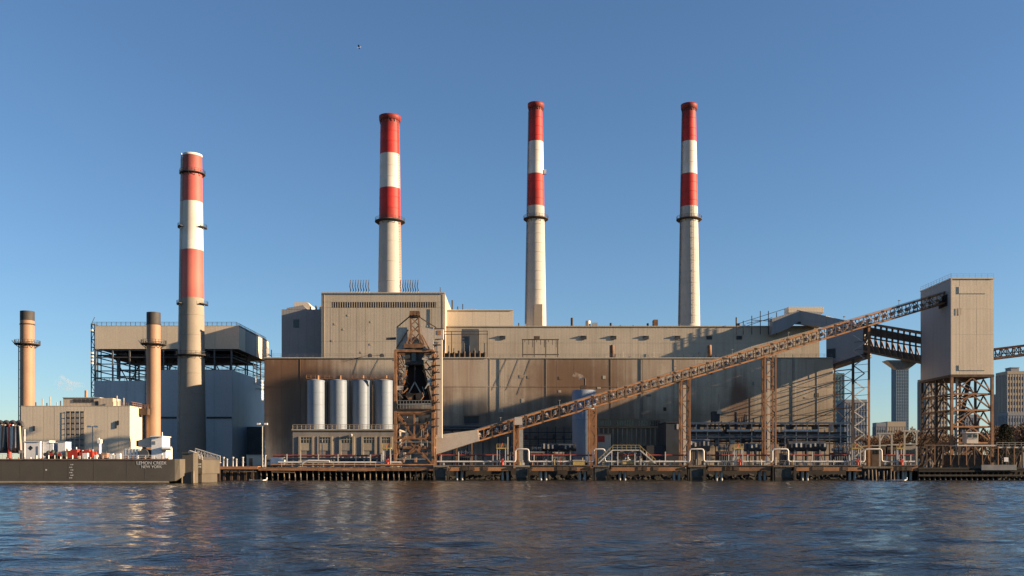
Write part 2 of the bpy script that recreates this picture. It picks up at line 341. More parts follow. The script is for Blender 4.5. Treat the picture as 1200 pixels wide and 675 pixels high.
# ================================================================== MAIN STATION BUILDING
st = thing('power_station_building', 'long tan clad power station hall with stained walls and stepped roof blocks', 'building', (0, 290, GL))
Yl = 290.0; zr = ZZ(420, Yl); xa, xb, xc = XX(310,Yl), XX(571,Yl), XX(976,Yl)
box(st, 'hall_core', xa, xc, Yl+.45, 350, GL-1, zr-.25, steelgrey)
box(st, 'wall_backing', xa, xb, Yl, Yl+.44, GL-.9, zr-.3, steelgrey)
zrow = ZZ(453, Yl)
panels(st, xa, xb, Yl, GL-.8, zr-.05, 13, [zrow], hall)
panels(st, xb+.02, xc, Yl+.45, GL-.8, zr-.05, 20, [zrow], hall)
box(st, 'roof_edge', xa-.1, xb+.1, Yl-.3, Yl+.6, zr, zr+.35, tan); box(st, 'roof_edge', xb+.12, xc+.1, Yl+.2, Yl+1.0, zr, zr+.35, tan)
box(st, 'roof', xa, xc, Yl+1.05, 349.5, zr-.24, zr+.1, steelgrey)
box(st, 'side_wall', xc, xc+.2, Yl+.5, 350, GL-1, zr-.1, hall); box(st, 'side_wall', xa-.2, xa, Yl+.5, 350, GL-1, zr-.1, hall)
# upper hall set back behind the lower one
Yu = 305.0; zu = ZZ(383, Yu); ua, ub = XX(518,Yu), XX(960,Yu)
box(st, 'upper_hall_core', ua, ub, Yu, 352, zr+.1, zu-.2, steelgrey)
panels(st, ua, ub, Yu, zr+.12, zu-.02, 22, [ZZ(402,Yu)], tan)
box(st, 'roof_edge', ua, ub+.1, Yu-.3, Yu+.6, zu, zu+.3, tan); box(st, 'roof', ua, ub, Yu+.62, 352, zu-.19, zu+.1, steelgrey)
box(st, 'side_wall', ub, ub+.2, Yu+.1, 352, zr+.1, zu-.1, tan)
# tall boiler block with the louvre strip
Yb = 300.0; zb = ZZ(344, Yb); ba, bb = XX(377,Yb), XX(521,Yb)
box(st, 'block_core', ba, bb, Yb, 340, zr+.1, zb-.2, steelgrey)
lz0, lz1 = ZZ(360.5,Yb), ZZ(354,Yb); la, lb = XX(389,Yb), XX(511,Yb)
panels(st, ba, bb, Yb, zr+.12, lz0, 14, [ZZ(400,Yb)], tan); panels(st, ba, bb, Yb, lz1, zb-.02, 5, [], tan)
panels(st, ba, la, Yb, lz0, lz1, 1, [], tan); panels(st, lb, bb, Yb, lz0, lz1, 1, [], tan)
box(st, 'louvre_recess', la, lb, Yb-.03, Yb-.006, lz0, lz1, steel)
for i in range(44):
    x = la+(lb-la)*(i+.5)/44; box(st, 'louvre_fin', x-.10, x+.10, Yb-.12, Yb-.035, lz0+.03, lz1-.03, tan)
box(st, 'roof_edge', ba-.1, bb+.1, Yb-.35, Yb+.5, zb, zb+.35, tan); box(st, 'roof', ba, bb, Yb+.52, 340, zb-.19, zb+.1, steelgrey)
box(st, 'side_wall', bb, bb+.15, Yb+.1, 340, zr+.1, zb-.1, tan); box(st, 'side_wall', ba-.15, ba, Yb+.1, 340, zr+.1, zb-.1, tan)
# shaded grey block at the far left
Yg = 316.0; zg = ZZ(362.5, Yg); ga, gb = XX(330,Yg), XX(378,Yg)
box(st, 'grey_block_core', ga, gb, Yg, 340, zr+.1, zg, greyshade)
panels(st, ga, gb, Yg, zr+.12, zg, 5, [], greyshade)
MB().prism([(XX(336,Yg),zg+.02),(XX(336,Yg),ZZ(361,Yg)),(XX(355,Yg),ZZ(357.5,Yg)),(XX(360,Yg),zg+.02)], Yg-.1, 338).build('gable_parapet', greyshade, st)
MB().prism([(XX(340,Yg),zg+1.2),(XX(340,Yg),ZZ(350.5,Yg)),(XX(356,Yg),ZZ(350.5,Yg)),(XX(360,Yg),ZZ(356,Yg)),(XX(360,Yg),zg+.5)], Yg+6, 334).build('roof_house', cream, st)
wf = box(st, 'window', XX(344,Yg), XX(350.5,Yg), Yg-.2, Yg-.125, ZZ(384,Yg), ZZ(375,Yg), glassd)
box(wf, 'window_frame', XX(343.6,Yg), XX(350.9,Yg), Yg-.26, Yg-.18, ZZ(375,Yg), ZZ(374.2,Yg), steelgrey)
for px, h in ((361,6),(367.5,7)): rod(st, 'roof_pipe', (XX(px,Yg),Yg+4,zg), (XX(px,Yg),Yg+4,zg+h*.27), .3, steel)
box(st, 'roof_vent', XX(372,Yg), XX(377,Yg), Yg+3, Yg+5, zg, zg+1.7, cream)
# lower cream block between boiler block and second chimney
Ym = 309.0; zm = ZZ(364, Ym)
box(st, 'rear_block_core', XX(518,Ym), XX(601,Ym), Ym, 345, zu, zm-.1, steelgrey)
panels(st, XX(522,Ym), XX(601,Ym), Ym, zu+.32, zm, 5, [], cream)
box(st, 'roof_edge', XX(521.5,Ym), XX(601.5,Ym), Ym-.3, Ym+.4, zm+.01, zm+.3, cream)
box(st, 'side_wall', XX(601,Ym), XX(601,Ym)+.15, Ym+.1, 345, zu+.3, zm, cream)
box(st, 'roof_house', XX(543,Ym), XX(557,Ym), Ym+8, Ym+12, zm, zm+1.9, cream)
for px, h, r in ((522,1.6,.9),(529,4.3,.28),(535.5,2.2,.2),(541.5,3,.2)): rod(st, 'roof_pipe', (XX(px,Ym),Ym+5,zm), (XX(px,Ym),Ym+5,zm+h), r, steel if r < .5 else galv)
# vent pipes with bent tops on the boiler block
for a, b_ in ((411,432.5),(470,490)):
    for i in range(8):
        x = XX(a+(b_-a)*i/7, 306); z0 = zb; h = ZZ(328,306)-zb
        o = MB().tube([(x,306,z0),(x,306,z0+h*.42),(x-.28,306,z0+h*.62),(x,306,z0+h)], .16, 6).build('vent_pipe', steel, st)
        rod(o, 'vent_collar', (x,306,z0), (x,306,z0+h*.3), .24, galv)
rod(st, 'roof_mast', (XX(516,303),303,zb), (XX(516,303),303,zb+2.6), .12, steel)
# wall furniture of the upper hall
for px, w in ((589,7),(684,7),(719,7),(757,7),(794,7),(831,7),(866,7)):
    x = XX(px, Yu); o = box(st, 'wall_louvre', x-.9, x+.9, Yu-.3, Yu-.16, ZZ(397.5,Yu)-.1, ZZ(394,Yu), steel)
    box(o, 'louvre_hood', x-1.0, x+1.0, Yu-.6, Yu-.17, ZZ(394,Yu)+.02, ZZ(393,Yu), galv)
for i, px in enumerate(range(640, 955, 9)):
    if random.random() < .6:
        x = XX(px+random.uniform(-3,3), Yu-.3); h = random.uniform(1.5,4.2); rod(st, 'standpipe', (x,Yu-.5,zr), (x,Yu-.5,zr+h), .07, random.choice((galv,steelgrey,rustdark)))
for px, h, r, m in ((608,2.3,.25,steel),(666,.7,.2,steel),(670.5,4.0,.5,steel),(689,3.0,.85,cream),(716,2.3,.45,steel),(727,1.6,.18,steel),(742,1.6,.2,steel),(759,2.2,.35,steel),(797,1.7,.2,steel),(863,4.2,.28,steel),(866,2.2,.55,steel),(873,1.8,.2,steel)):
    rod(st, 'roof_pipe', (XX(px,312),312,zu), (XX(px,312),312,zu+h), r, m)
box(st, 'roof_box', XX(694,312), XX(700,312), 311, 314, zu, zu+2.3, galv); box(st, 'roof_box', XX(765.5,312), XX(770.5,312), 311, 314, zu, zu+3.3, rust)
rail(st, [(xb,Yl+.9,zr+.35),(xc,Yl+.9,zr+.35)], steelgrey, 1.1, 2.4, .06)
rail(st, [(xa,Yl+.5,zr+.35),(XX(470,Yl),Yl+.5,zr+.35)], steelgrey, 1.1, 2.4, .06)
# pipes on the lower wall, cables slanting down
for (a, c) in (((594,421),(577,457)),((608,421),(594,457)),((622,421),(607,462)),((420,421),(414,440)),((444,421),(432,444))):
    yc_ = Yl+.33 if a[0] > 571 else Yl-.12; beam(st, 'stay_cable', P(a[0],a[1],yc_), P(c[0],c[1],yc_), .05, steel)
for px in (433.5, 447.5): rod(st, 'cable_drum', P(px,417,Yl-.2), P(px,417,Yl+.5), .75, steel)
beam(st, 'roof_cable', P(415,420,Yl-.5), P(433,416.5,Yl-.4), .1, steel); beam(st, 'roof_cable', P(436,417,Yl-.5), P(447,416,Yl-.4), .1, steel)
rd_ = random.Random(31)
for px in (352,468,574,640,716,790,880,958):
    x = XX(px,Yl); yf = Yl-.06 if px < 571 else Yl+.39
    rod(st, 'downpipe', (x,yf-.05,GL), (x,yf-.05,zr-.2), .045, rd_.choice((hall2,steelgrey,rustdark)))
for px in (586,752,930): x = XX(px,Yl); ladder(st, (x,Yl+.28,GL), (x,Yl+.28,zr+1.2), steelgrey)
for i in range(26):
    px = rd_.uniform(575,965); py = rd_.uniform(427,500); w = rd_.uniform(.4,1.6); h = rd_.uniform(.4,1.4); x, z = XX(px,Yl), ZZ(py,Yl)
    box(st, 'wall_patch' if i%3 else 'wall_vent', x-w/2, x+w/2, Yl+.33, Yl+.383, z-h/2, z+h/2, rd_.choice((hall2,tan,steelgrey,rustdark)))
for py in (453, 486): box(st, 'girt_flashing', xb+.1, xc, Yl+.31, Yl+.383, ZZ(py,Yl)-.09, ZZ(py,Yl)+.09, hall2); box(st, 'girt_flashing', xa, xb, Yl-.14, Yl-.066, ZZ(py,Yl)-.09, ZZ(py,Yl)+.09, hall2)
for i in range(14):
    px = rd_.uniform(384,516); py = rd_.uniform(368,415); x, z = XX(px,Yb), ZZ(py,Yb); w = rd_.uniform(.3,.9); box(st, 'wall_vent', x-w/2, x+w/2, Yb-.13, Yb-.066, z-.3, z+.3, rd_.choice((hall2,tan,steelgrey)))
for px in (380,519): rod(st, 'downpipe', (XX(px,Yb),Yb-.11,zr), (XX(px,Yb),Yb-.11,zb-.3), .045, hall2)
ladder(st, (XX(505,Yb),Yb-.2,zr+.2), (XX(505,Yb),Yb-.2,lz0-.3), steelgrey)
door = box(st, 'door', XX(544,Yl), XX(561,Yl), Yl-.2, Yl-.13, ZZ(497.5,Yl), ZZ(488.5,Yl), steel)
box(door, 'door_frame', XX(543.2,Yl), XX(561.8,Yl), Yl-.3, Yl-.135, ZZ(488.4,Yl), ZZ(487.4,Yl), rustdark)
# switchgear on the roof ledge behind the unloader
Ys = 298.0
fr = thing('roof_switchgear', 'dark electrical bushings and frame on the roof ledge right of the unloader', 'switchgear', (XX(545,Ys),Ys,zr+.1))
for px in (519,529,541,561,571): beam(fr, 'post', P(px,420,Ys), P(px,387+(px%3),Ys), .22, rustdark)
for py in (388.5,392): beam(fr, 'beam', P(517,py,Ys), P(572,py-.5,Ys), .18, rustdark)
box(fr, 'screen_wall', XX(541,Ys+1), XX(561,Ys+1), Ys+1, Ys+1.4, zr+.2, ZZ(385,Ys), steelblue)
for i in range(9):
    px = 520+i*6; o = rod(fr, 'bushing', P(px,419.5,Ys-.8), P(px,411+(i%3),Ys-.8), .42, rustdark)
    rod(o, 'insulator', P(px,411+(i%3),Ys-.8), P(px,402+3*(i%4),Ys-.8), .16, steel)
box(fr, 'busbar_box', XX(518,Ys-.8), XX(569,Ys-.8), Ys-.5, Ys+.3, zr+.12, ZZ(414,Ys), rustdark)
# brown pipe frame on the ledge
fr = thing('rooftop_gantry', 'brown steel pipe gantry of three bays on the roof ledge', 'gantry', (XX(634,Ys),Ys,zr+.1))
for px in (612.5,626,639.5,653.5): beam(fr, 'post', P(px,420,Ys), P(px,398,Ys), .28, rustdark)
for py in (398,415.5): beam(fr, 'rail', P(611.5,py,Ys), P(655,py,Ys), .3, rustdark)
for i in range(9): px = 615+i*4.6; beam(fr, 'hanger', P(px,398,Ys), P(px,401+3*(i%3),Ys), .16, rustdark)
box(fr, 'head_box', XX(625.5,Ys), XX(632.5,Ys), Ys-.4, Ys+.4, ZZ(397,Ys), ZZ(394,Ys), rustdark)
for px, w in ((717.5,'under the second roof louvre from the gantry'),(831.5,'near the right end of the roof ledge')):
    t = thing('ledge_tank', 'small rusty upright tank '+w, 'tank', (XX(px,Ys),Ys,zr+.1), 'upright tanks on the roof ledge')
    MB().lathe(XX(px,Ys),Ys,[(.01,zr+1.3),(.65,zr+1.3),(.65,ZZ(405.5,Ys)),(.5,ZZ(404.3,Ys)),(.01,ZZ(404,Ys))],20).build('shell', rust, t)
    for s in (-1,1): beam(t, 'leg', (XX(px,Ys)+s*.5,Ys-.3,zr), (XX(px,Ys)+s*.5,Ys-.3,zr+1.4), .2, steel)
    box(t, 'panel', XX(px,Ys)-.9, XX(px,Ys)-.6, Ys-.7, Ys-.2, zr+.9, ZZ(405,Ys), steel)

# ================================================================== CHIMNEYS
def chimney(name, label, px, Y, ytop, ybot, wtop, wbot, bands, base_mat, platforms, ring_rows=(), cap=None, n=48, group=None, zbase=None):
    zb_ = GL-.5 if zbase is None else zbase
    t = thing(name, label, 'chimney', (XX(px,Y),Y,zb_), group); cx = XX(px,Y)
    rad = lambda py: (wtop+(wbot-wtop)*(py-ytop)/(ybot-ytop))*Y/F/2
    zrad = lambda z: rad(HOR-(z-CAMH)*F/Y)
    ends = [b[1] for b in bands]; last = ends[-1] if ends else ytop
    MB().lathe(cx,Y,[(zrad(zb_),zb_),(rad(last),ZZ(last,Y))],n).build('shaft', base_mat, t)
    for (y0,y1,m,nm) in bands:
        MB().lathe(cx,Y,[(rad(y1)+.02,ZZ(y1,Y)+.01),(rad(y0)+.02,ZZ(y0,Y)-.01)],n).build(nm, m, t)
    MB().lathe(cx,Y,[(rad(ytop)+.02,ZZ(ytop,Y)),(rad(ytop)-.45,ZZ(ytop,Y)),(rad(ytop)-.45,ZZ(ytop,Y)-4),(.01,ZZ(ytop,Y)-4)],n).build('flue_lining', soot, t)
    if cap:
        y0,y1,ov,m = cap; o = MB().lathe(cx,Y,[(rad(y1)+.03,ZZ(y1,Y)),(rad(y1)+ov*.8,ZZ(y1-1.2,Y)),(rad(y0)+ov,ZZ(y0+1.5,Y)),(rad(y0)+ov,ZZ(y0,Y)),(rad(y0)-.4,ZZ(y0,Y)+.01)],n).build('cap', m, t)
        b = MB()
        for k in range(20):
            a = k*6.283/20; b.beam((cx+math.cos(a)*(rad(y1)+.1),Y+math.sin(a)*(rad(y1)+.1),ZZ(y1+2.5,Y)),(cx+math.cos(a)*(rad(y0)+ov*.9),Y+math.sin(a)*(rad(y0)+ov*.9),ZZ(y0+2.5,Y)),.14)
        b.build('cap_brackets', soot, o)
    for i, py in enumerate(ring_rows):
        MB().lathe(cx,Y,[(rad(py)+.005,ZZ(py,Y)-.10),(rad(py)+.07,ZZ(py,Y)-.08),(rad(py)+.07,ZZ(py,Y)+.08),(rad(py)+.005,ZZ(py,Y)+.10)],n).build('joint_ring', next((b_[2] for b_ in bands if b_[0] <= py < b_[1]), base_mat), t)
    for (py, ov, m) in platforms:
        r = rad(py); z = ZZ(py,Y)
        o = MB().lathe(cx,Y,[(r,z-.35),(r+ov,z-.12),(r+ov,z+.12),(r,z+.12)],n,False).build('platform', m, t)
        b = MB(); k = 24
        for i in range(k):
            a = i*6.28318/k; c = (i+1)*6.28318/k; p = Vector((cx+math.cos(a)*(r+ov-.08),Y+math.sin(a)*(r+ov-.08),z)); q = Vector((cx+math.cos(c)*(r+ov-.08),Y+math.sin(c)*(r+ov-.08),z)); up = Vector((0,0,1.1))
            b.beam(p,p+up,.09); b.beam(p+up,q+up,.08); b.beam(p+up*.5,q+up*.5,.06)
            if i%2 == 0: b.beam((cx+math.cos(a)*r,Y+math.sin(a)*r,z-1.2), p-Vector((0,0,.1)), .12)
        b.build('railing', m, o)
    return t, cx, rad
def chim_ladder(t, cx, rad, Y, y0, y1, ang, m):
    f = lambda py: Vector((cx+math.cos(ang)*(rad(py)+.35), Y+math.sin(ang)*(rad(py)+.35), ZZ(py,Y)))
    b = MB(); a, c = f(y1), f(y0); u = Vector((-math.sin(ang)*.3, math.cos(ang)*.3, 0)); b.beam(a-u,c-u,.12); b.beam(a+u,c+u,.12); k = int((c-a).length/.9)
    for i in range(1,k): p = a.lerp(c,i/k); b.beam(p-u,p+u,.1); 
    for i in range(0,k,3): p = a.lerp(c,i/k); b.beam(p, p-Vector((math.cos(ang)*.5,math.sin(ang)*.5,0)), .12)
    b.build('ladder', m, t)

# the tall faded one at left
Y1 = 308.0
t, cx, rad = chimney('striped_chimney', 'faded red and white striped chimney on a bare concrete shaft, leftmost tall one', 225.5, Y1, 182, 462, 21.5, 29,
    [(182,237.5,redfade,'red_band'),(237.5,294,white,'white_band'),(294,350,redfade,'red_band')], concrete,
    [(204,1.0,soot),(417,1.6,soot)], (370,393,438,462,486), None, group='tall striped chimneys')
MB().lathe(cx,Y1,[(rad(182)+.12,ZZ(184,Y1)),(rad(182)+.12,ZZ(181.6,Y1)),(rad(182)-.4,ZZ(181.6,Y1))],48).build('white_lip', white, t)
for y0,y1,m in ((186,237.5,galv),(237.5,294,white),(294,530,galv)):
    a = R(205); p = lambda py: Vector((cx+math.cos(a)*(rad(py)+.25), Y1+math.sin(a)*(rad(py)+.25), ZZ(py,Y1)))
    beam(t, 'riser_duct', p(y1-.05), p(y0+.05), 1.2, m, .7)
for py, a0 in ((267,190),(267,340),(357,190),(357,340)):
    b = MB(); r = rad(py); z = ZZ(py,Y1)
    for k in range(7):
        a = R(a0+k*9-18); c = R(a0+(k+1)*9-18); b.beam((cx+math.cos(a)*(r+.8),Y1+math.sin(a)*(r+.8),z),(cx+math.cos(c)*(r+.8),Y1+math.sin(c)*(r+.8),z),1.0,.25)
        b.beam((cx+math.cos(a)*(r+1.2),Y1+math.sin(a)*(r+1.2),z),(cx+math.cos(a)*(r+1.2),Y1+math.sin(a)*(r+1.2),z+1.1),.09)
    b.build('inspection_bracket', soot, t)
rod(t, 'lightning_rod', (cx-rad(190)-.4,Y1-.5,ZZ(197,Y1)), (cx-rad(190)-.4,Y1-.5,ZZ(180,Y1)), .22, white)
# the thick one on the boiler block
Y2 = 335.0
t, cx, rad = chimney('striped_chimney', 'thickest bright red and white chimney rising behind the tall tan block', 457, Y2, 139, 344, 22, 27.5,
    [(139,182,red,'red_band'),(182,222,white,'white_band'),(222,258,red,'red_band')], conc2, [(260,1.5,soot)], (156,168,196,209,233,246,284,308,331), (137,143,.55,red), group='tall striped chimneys', zbase=30)
chim_ladder(t, cx, rad, Y2, 145, 344, R(-25), redfade)
Y3 = 340.0
t, cx, rad = chimney('striped_chimney', 'slender red and white chimney above the middle of the hall roof', 628, Y3, 124, 382, 15.5, 24.5,
    [(124,167,red,'red_band'),(167,205,white,'white_band'),(205,242.5,red,'red_band')], conc2, [(257,1.4,rustdark)], (139,150,160,178,190,214,224,234,264,275,286,297,308,319,330,341,352,363,373), (122,128,.6,red), group='tall striped chimneys', zbase=36)
box(t, 'access_house', cx-.7, cx+2.2, Y3-rad(372)-.9, Y3-rad(372)+1.5, ZZ(384,Y3), ZZ(359,Y3), concrete)
chim_ladder(t, cx, rad, Y3, 131, 380, R(200), soot)
box(t, 'lamp_box', cx+rad(200)-.1, cx+rad(200)+.9, Y3-1.5, Y3-.4, ZZ(205,Y3), ZZ(200,Y3), white)
Y4 = 342.0
t, cx, rad = chimney('striped_chimney', 'slender red and white chimney nearest the inclined conveyor, rightmost of the four', 807.5, Y4, 125, 382, 15.5, 25.5,
    [(125,167,red,'red_band'),(167,205,white,'white_band'),(205,243,red,'red_band')], conc2, [(257.5,1.4,rustdark)], (140,152,161,179,192,215,226,236,268,281,294,307,320,333,346,359,371), (123,129,.6,red), group='tall striped chimneys', zbase=36)
chim_ladder(t, cx, rad, Y4, 131, 380, R(200), soot)
chim_ladder(t, cx, rad, Y4, 243, 380, R(-80), steelgrey)
# two buff gas turbine chimneys at left
for px, Y, lab, yb in ((32,283,'buff chimney with black top at the far left edge of the photo',530),(180,268,'buff chimney with black top standing before the blue grey building',530)):
    t, cx, rad = chimney('buff_chimney', lab, px, Y, 365 if px<100 else 366.5, 530, 15.5, 15.8, [(365 if px<100 else 366.5, 376 if px<100 else 380, soot,'black_top')], stackbuff, [(403.5,1.6,soot)], (), None, 32, 'buff chimneys of the turbine house')
    for k, a0 in enumerate((200,260,320)):
        a = R(a0); p = Vector((cx+math.cos(a)*(rad(403)+1.5),Y+math.sin(a)*(rad(403)+1.5),ZZ(403,Y))); beam(t, 'lamp_arm', p, p+V(math.cos(a)*.8,0,.9), .16, galv)
    chim_ladder(t, cx, rad, Y, 405, 530, R(195), steel)
    MB().lathe(cx,Y,[(rad(380)+.1,ZZ(381,Y)),(rad(380)+.16,ZZ(380.6,Y)),(rad(380)+.16,ZZ(380,Y)),(rad(380)+.05,ZZ(379.6,Y))],32).build('band_ring', soot, t)

# ================================================================== BLUE GREY STATION BLOCK (left)
Yk = 322.0
bb_ = thing('boiler_house', 'blue grey clad boiler house with open steel storey and cream top, at left', 'building', (XX(200,Yk),Yk,GL))
k0, k1, k2 = XX(110,Yk), XX(187,Yk), XX(272,Yk); kzL, kzR = ZZ(446,Yk), ZZ(433.5,Yk); kb = 366.0; k3 = k2
box(bb_, 'lower_core', k0+.1, k1, Yk+.15, kb, GL-1, kzL-.1, bluedark); box(bb_, 'lower_core', k1+.01, k2-.1, Yk+.15, kb, GL-1, kzR-.1, bluedark)
panels(bb_, k0, k1, Yk+.15, GL-.9, kzL, 4, [ZZ(489.5,Yk)], blueclad, gap=.06); panels(bb_, k1, k2, Yk+.15, GL-.9, kzR, 4, [ZZ(489.5,Yk)], blueclad, gap=.06)
for i in range(6):
    y = Yk+.2+(kb-Yk-.2)*i/6; y2 = Yk+.2+(kb-Yk-.2)*(i+1)/6
    box(bb_, 'side_panel', k2-.096, k2+.02, y+.03, y2-.03, GL-.9, kzR, blueclad)
for a, c in ((188,207),(242,271.5)): box(bb_, 'blue_band', XX(a,Yk), XX(c,Yk), Yk-.12, Yk-.01, ZZ(490.5,Yk), ZZ(488.3,Yk), bluedark)
box(bb_, 'lean_to', k2+.03, k2+6, Yk+18, Yk+34, GL-1, ZZ(500,Yk+18), steelblue)
box(bb_, 'lean_to_door', k2+6.01, k2+6.3, Yk+18.5, Yk+26, GL, ZZ(503,Yk+18), galv)
# cream top storey with chamfered corner
cz0, cz1 = ZZ(409,Yk), ZZ(382,Yk); c0, c1 = XX(111,Yk), XX(280,Yk); 
box(bb_, 'top_core', c0+.2, c1-.3, Yk+.2, kb-4, cz0+.1, cz1-.1, steelgrey)
panels(bb_, c0, c1, Yk+.2, cz0, cz1, 6, [], cream, gap=.08)
for y, y2 in ((Yk+.3,Yk+8),(Yk+22,kb-4)): box(bb_, 'side_panel', c1-.296, c1-.1, y, y2, cz0, cz1-.2, cream)
box(bb_, 'side_panel', c1-.296, c1-.2, Yk+8.05, Yk+21.95, cz0, cz1-.2, greyshade)
box(bb_, 'roof', c0, c1, Yk+.25, kb-4, cz1-.09, cz1+.15, steelgrey)
rail(bb_, [(c0-1,Yk+.3,cz1+.15),(c1-1,Yk+.3,cz1+.15),(c1-1,kb-5,cz1+.15)], steel, 1.2, 1.6, .12)
# open steel storey
for i in range(9):
    x = k0+.4+(k2-k0-.8)*i/8
    for y in (Yk+.6, Yk+20, kb-6): beam(bb_, 'column', (x,y,kzL-.2), (x,y,cz0+.1), .45, steelblue)
for z in np.linspace(kzL+1, cz0-.4, 5):
    for y in (Yk+.6, Yk+20): beam(bb_, 'storey_beam', (k0+.2,y,z), (k2,y,z), .32, steel)
    for i in (0,2,4,6,8): x = k0+.4+(k2-k0-.8)*i/8; beam(bb_, 'cross_beam', (x,Yk+.6,z), (x,kb-6,z), .3, steel)
for z in (ZZ(415,Yk),): box(bb_, 'grating_floor', k0+.5, k2-.5, Yk+2, kb-8, z-.1, z+.05, steel)
for i in range(8):
    x = k0+.4+(k2-k0-.8)*i/8; x2 = k0+.4+(k2-k0-.8)*(i+1)/8; a, c = (kzL,cz0) if i%2 else (cz0,kzL)
    beam(bb_, 'diagonal_brace', (x,Yk+14.4,a), (x2,Yk+14.4,c), .3, steel)
for i in range(3):
    x = k0+6+i*14; y = Yk+6+(i%2)*3
    MB().tube([(x,y,kzL+1),(x,y,cz0-1.5),(x+3,y,cz0-1.0)], .7, 8).build('duct', random.choice((steelgrey,steelblue,rustdark)), bb_)
rail(bb_, [(k0,Yk+.3,kzL),(k1,Yk+.3,kzL)], galv, 1.1, 1.7, .1); rail(bb_, [(k1,Yk+.3,kzR),(k2,Yk+.3,kzR),(k2,kb,kzR)], galv, 1.1, 1.7, .1)
# outer stair frames
for (xa_, xb_, ya_, za_, zb2, nm, m) in ((XX(105.5,Yk),XX(109.5,Yk),Yk+1,GL,cz1+1,'stair_frame',steelblue),(k2-1,k2+4.5,Yk+30,kzR-4,ZZ(408,Yk+30),'stair_frame',steelblue)):
    b = MB()
    for x in (xa_, xb_):
        for y in (ya_, ya_+5): b.beam((x,y,za_),(x,y,zb2),.28)
    z = za_; k = 0
    while z < zb2:
        for y in (ya_, ya_+5): b.beam((xa_,y,z),(xb_,y,z),.2)
        for x in (xa_, xb_): b.beam((x,ya_,z),(x,ya_+5,z),.2)
        b.beam((xa_,ya_,z),(xb_,ya_,z+2.5),.16) if k%2 else b.beam((xb_,ya_,z),(xa_,ya_,z+2.5),.16)
        z += 2.6; k += 1
    b.build(nm, m, bb_)
for py in (387,413.5,417.5,421.5,425.5): box(bb_, 'lamp_panel', XX(106,Yk), XX(109,Yk), Yk-.3, Yk+.4, ZZ(py+1,Yk), ZZ(py-1,Yk), whiteclean)

# ================================================================== TURBINE HOUSE (low tan building far left)
Yt = 258.0
tb = thing('turbine_house', 'low tan turbine house with large louvred opening behind the barge', 'building', (XX(90,Yt),Yt,GL))
t0, t1 = XX(24.5,Yt), XX(152,Yt); tz = ZZ(476.5,Yt); td = Yt+10.5
box(tb, 'core', t0+.1, t1-.1, Yt+.1, td, GL-.5, tz-.1, steelgrey)
panels(tb, t0, XX(77,Yt), Yt+.1, GL-.4, tz, 4, [], cream, gap=.06); panels(tb, XX(99,Yt), t1, Yt+.1, GL-.4, tz, 4, [], cream, gap=.06)
panels(tb, XX(77,Yt), XX(99,Yt), Yt+.1, ZZ(482,Yt), tz, 1, [], cream)
box(tb, 'side_wall', t1-.096, t1+.05, Yt+.12, td, GL-.4, tz, cream)
box(tb, 'roof', t0, t1, Yt+.12, td, tz+.01, tz+.25, tan)
lw = box(tb, 'louvre_opening', XX(77,Yt), XX(99,Yt), Yt+.02, Yt+.096, GL-.3, ZZ(482.3,Yt), silobld)
for i in range(11):
    z = GL+.2+(ZZ(482.3,Yt)-GL-.4)*i/10; box(tb, 'louvre_slat', XX(77,Yt), XX(99,Yt), Yt-.14, Yt+.015, z, z+.16, steel)
for i in range(5):
    x = XX(77,Yt)+(XX(99,Yt)-XX(77,Yt))*i/4; box(tb, 'mullion', x-.09, x+.09, Yt-.2, Yt-.142, GL, ZZ(482,Yt), tan)
for px, py, s in ((40,502,1.3),(136,498,1.8),(138.5,495.5,1.2)):
    x, z = XX(px,Yt), ZZ(py,Yt); box(tb, 'wall_lamp', x-.25, x+.25, Yt-.14, Yt+.03, z-s/2, z+s/2, steel)
rh = MB().box(XX(76,Yt+5), XX(134,Yt+5), Yt+4, td-.5, tz+.26, ZZ(466.5,Yt+4)).build('roof_house', tan, tb)
box(rh, 'roof_slab', XX(75.5,Yt+5), XX(119,Yt+5), Yt+3.8, td-.4, ZZ(466.4,Yt+4), ZZ(465.6,Yt+4), tan)
for i in range(5): a = XX(88+i*5,Yt+5); box(rh, 'louvre', a, a+.95, Yt+3.85, Yt+3.99, ZZ(471.5,Yt+4), ZZ(468,Yt+4), steel)
box(rh, 'door', XX(113.5,Yt+5), XX(117,Yt+5), Yt+3.85, Yt+3.99, ZZ(476,Yt+4), ZZ(470,Yt+4), steel)
rod(tb, 'exhaust_stub', (XX(101,Yt+6),Yt+6,ZZ(466,Yt)), (XX(101,Yt+6),Yt+6,ZZ(455.5,Yt)), .42, stackbuff)
for px, h in ((42,1.4),(50,2.4),(55,1.2),(59,3.0),(67,1.4),(71,1.8),(137,3.2),(141,2.2),(145,2.6),(150,1.2)): rod(tb, 'roof_pipe', (XX(px,Yt+3),Yt+3,tz), (XX(px,Yt+3),Yt+3,tz+h), .16, random.choice((galv,steel)))
rail(tb, [(t1-5,Yt+1,tz+.25),(t1,Yt+1,tz+.25),(t1,td,tz+.25)], rust, 1.1, 1.2, .1)
box(tb, 'gas_duct', t1+.1, XX(176,266), Yt+6, Yt+8, ZZ(486,Yt+6), ZZ(478.5,Yt+6), rustdark)
rail(tb, [(t1+.1,Yt+6,ZZ(478.4,Yt+6)),(XX(177,264),Yt+6,ZZ(478.4,Yt+6))], rust, 1.0, .8, .1)

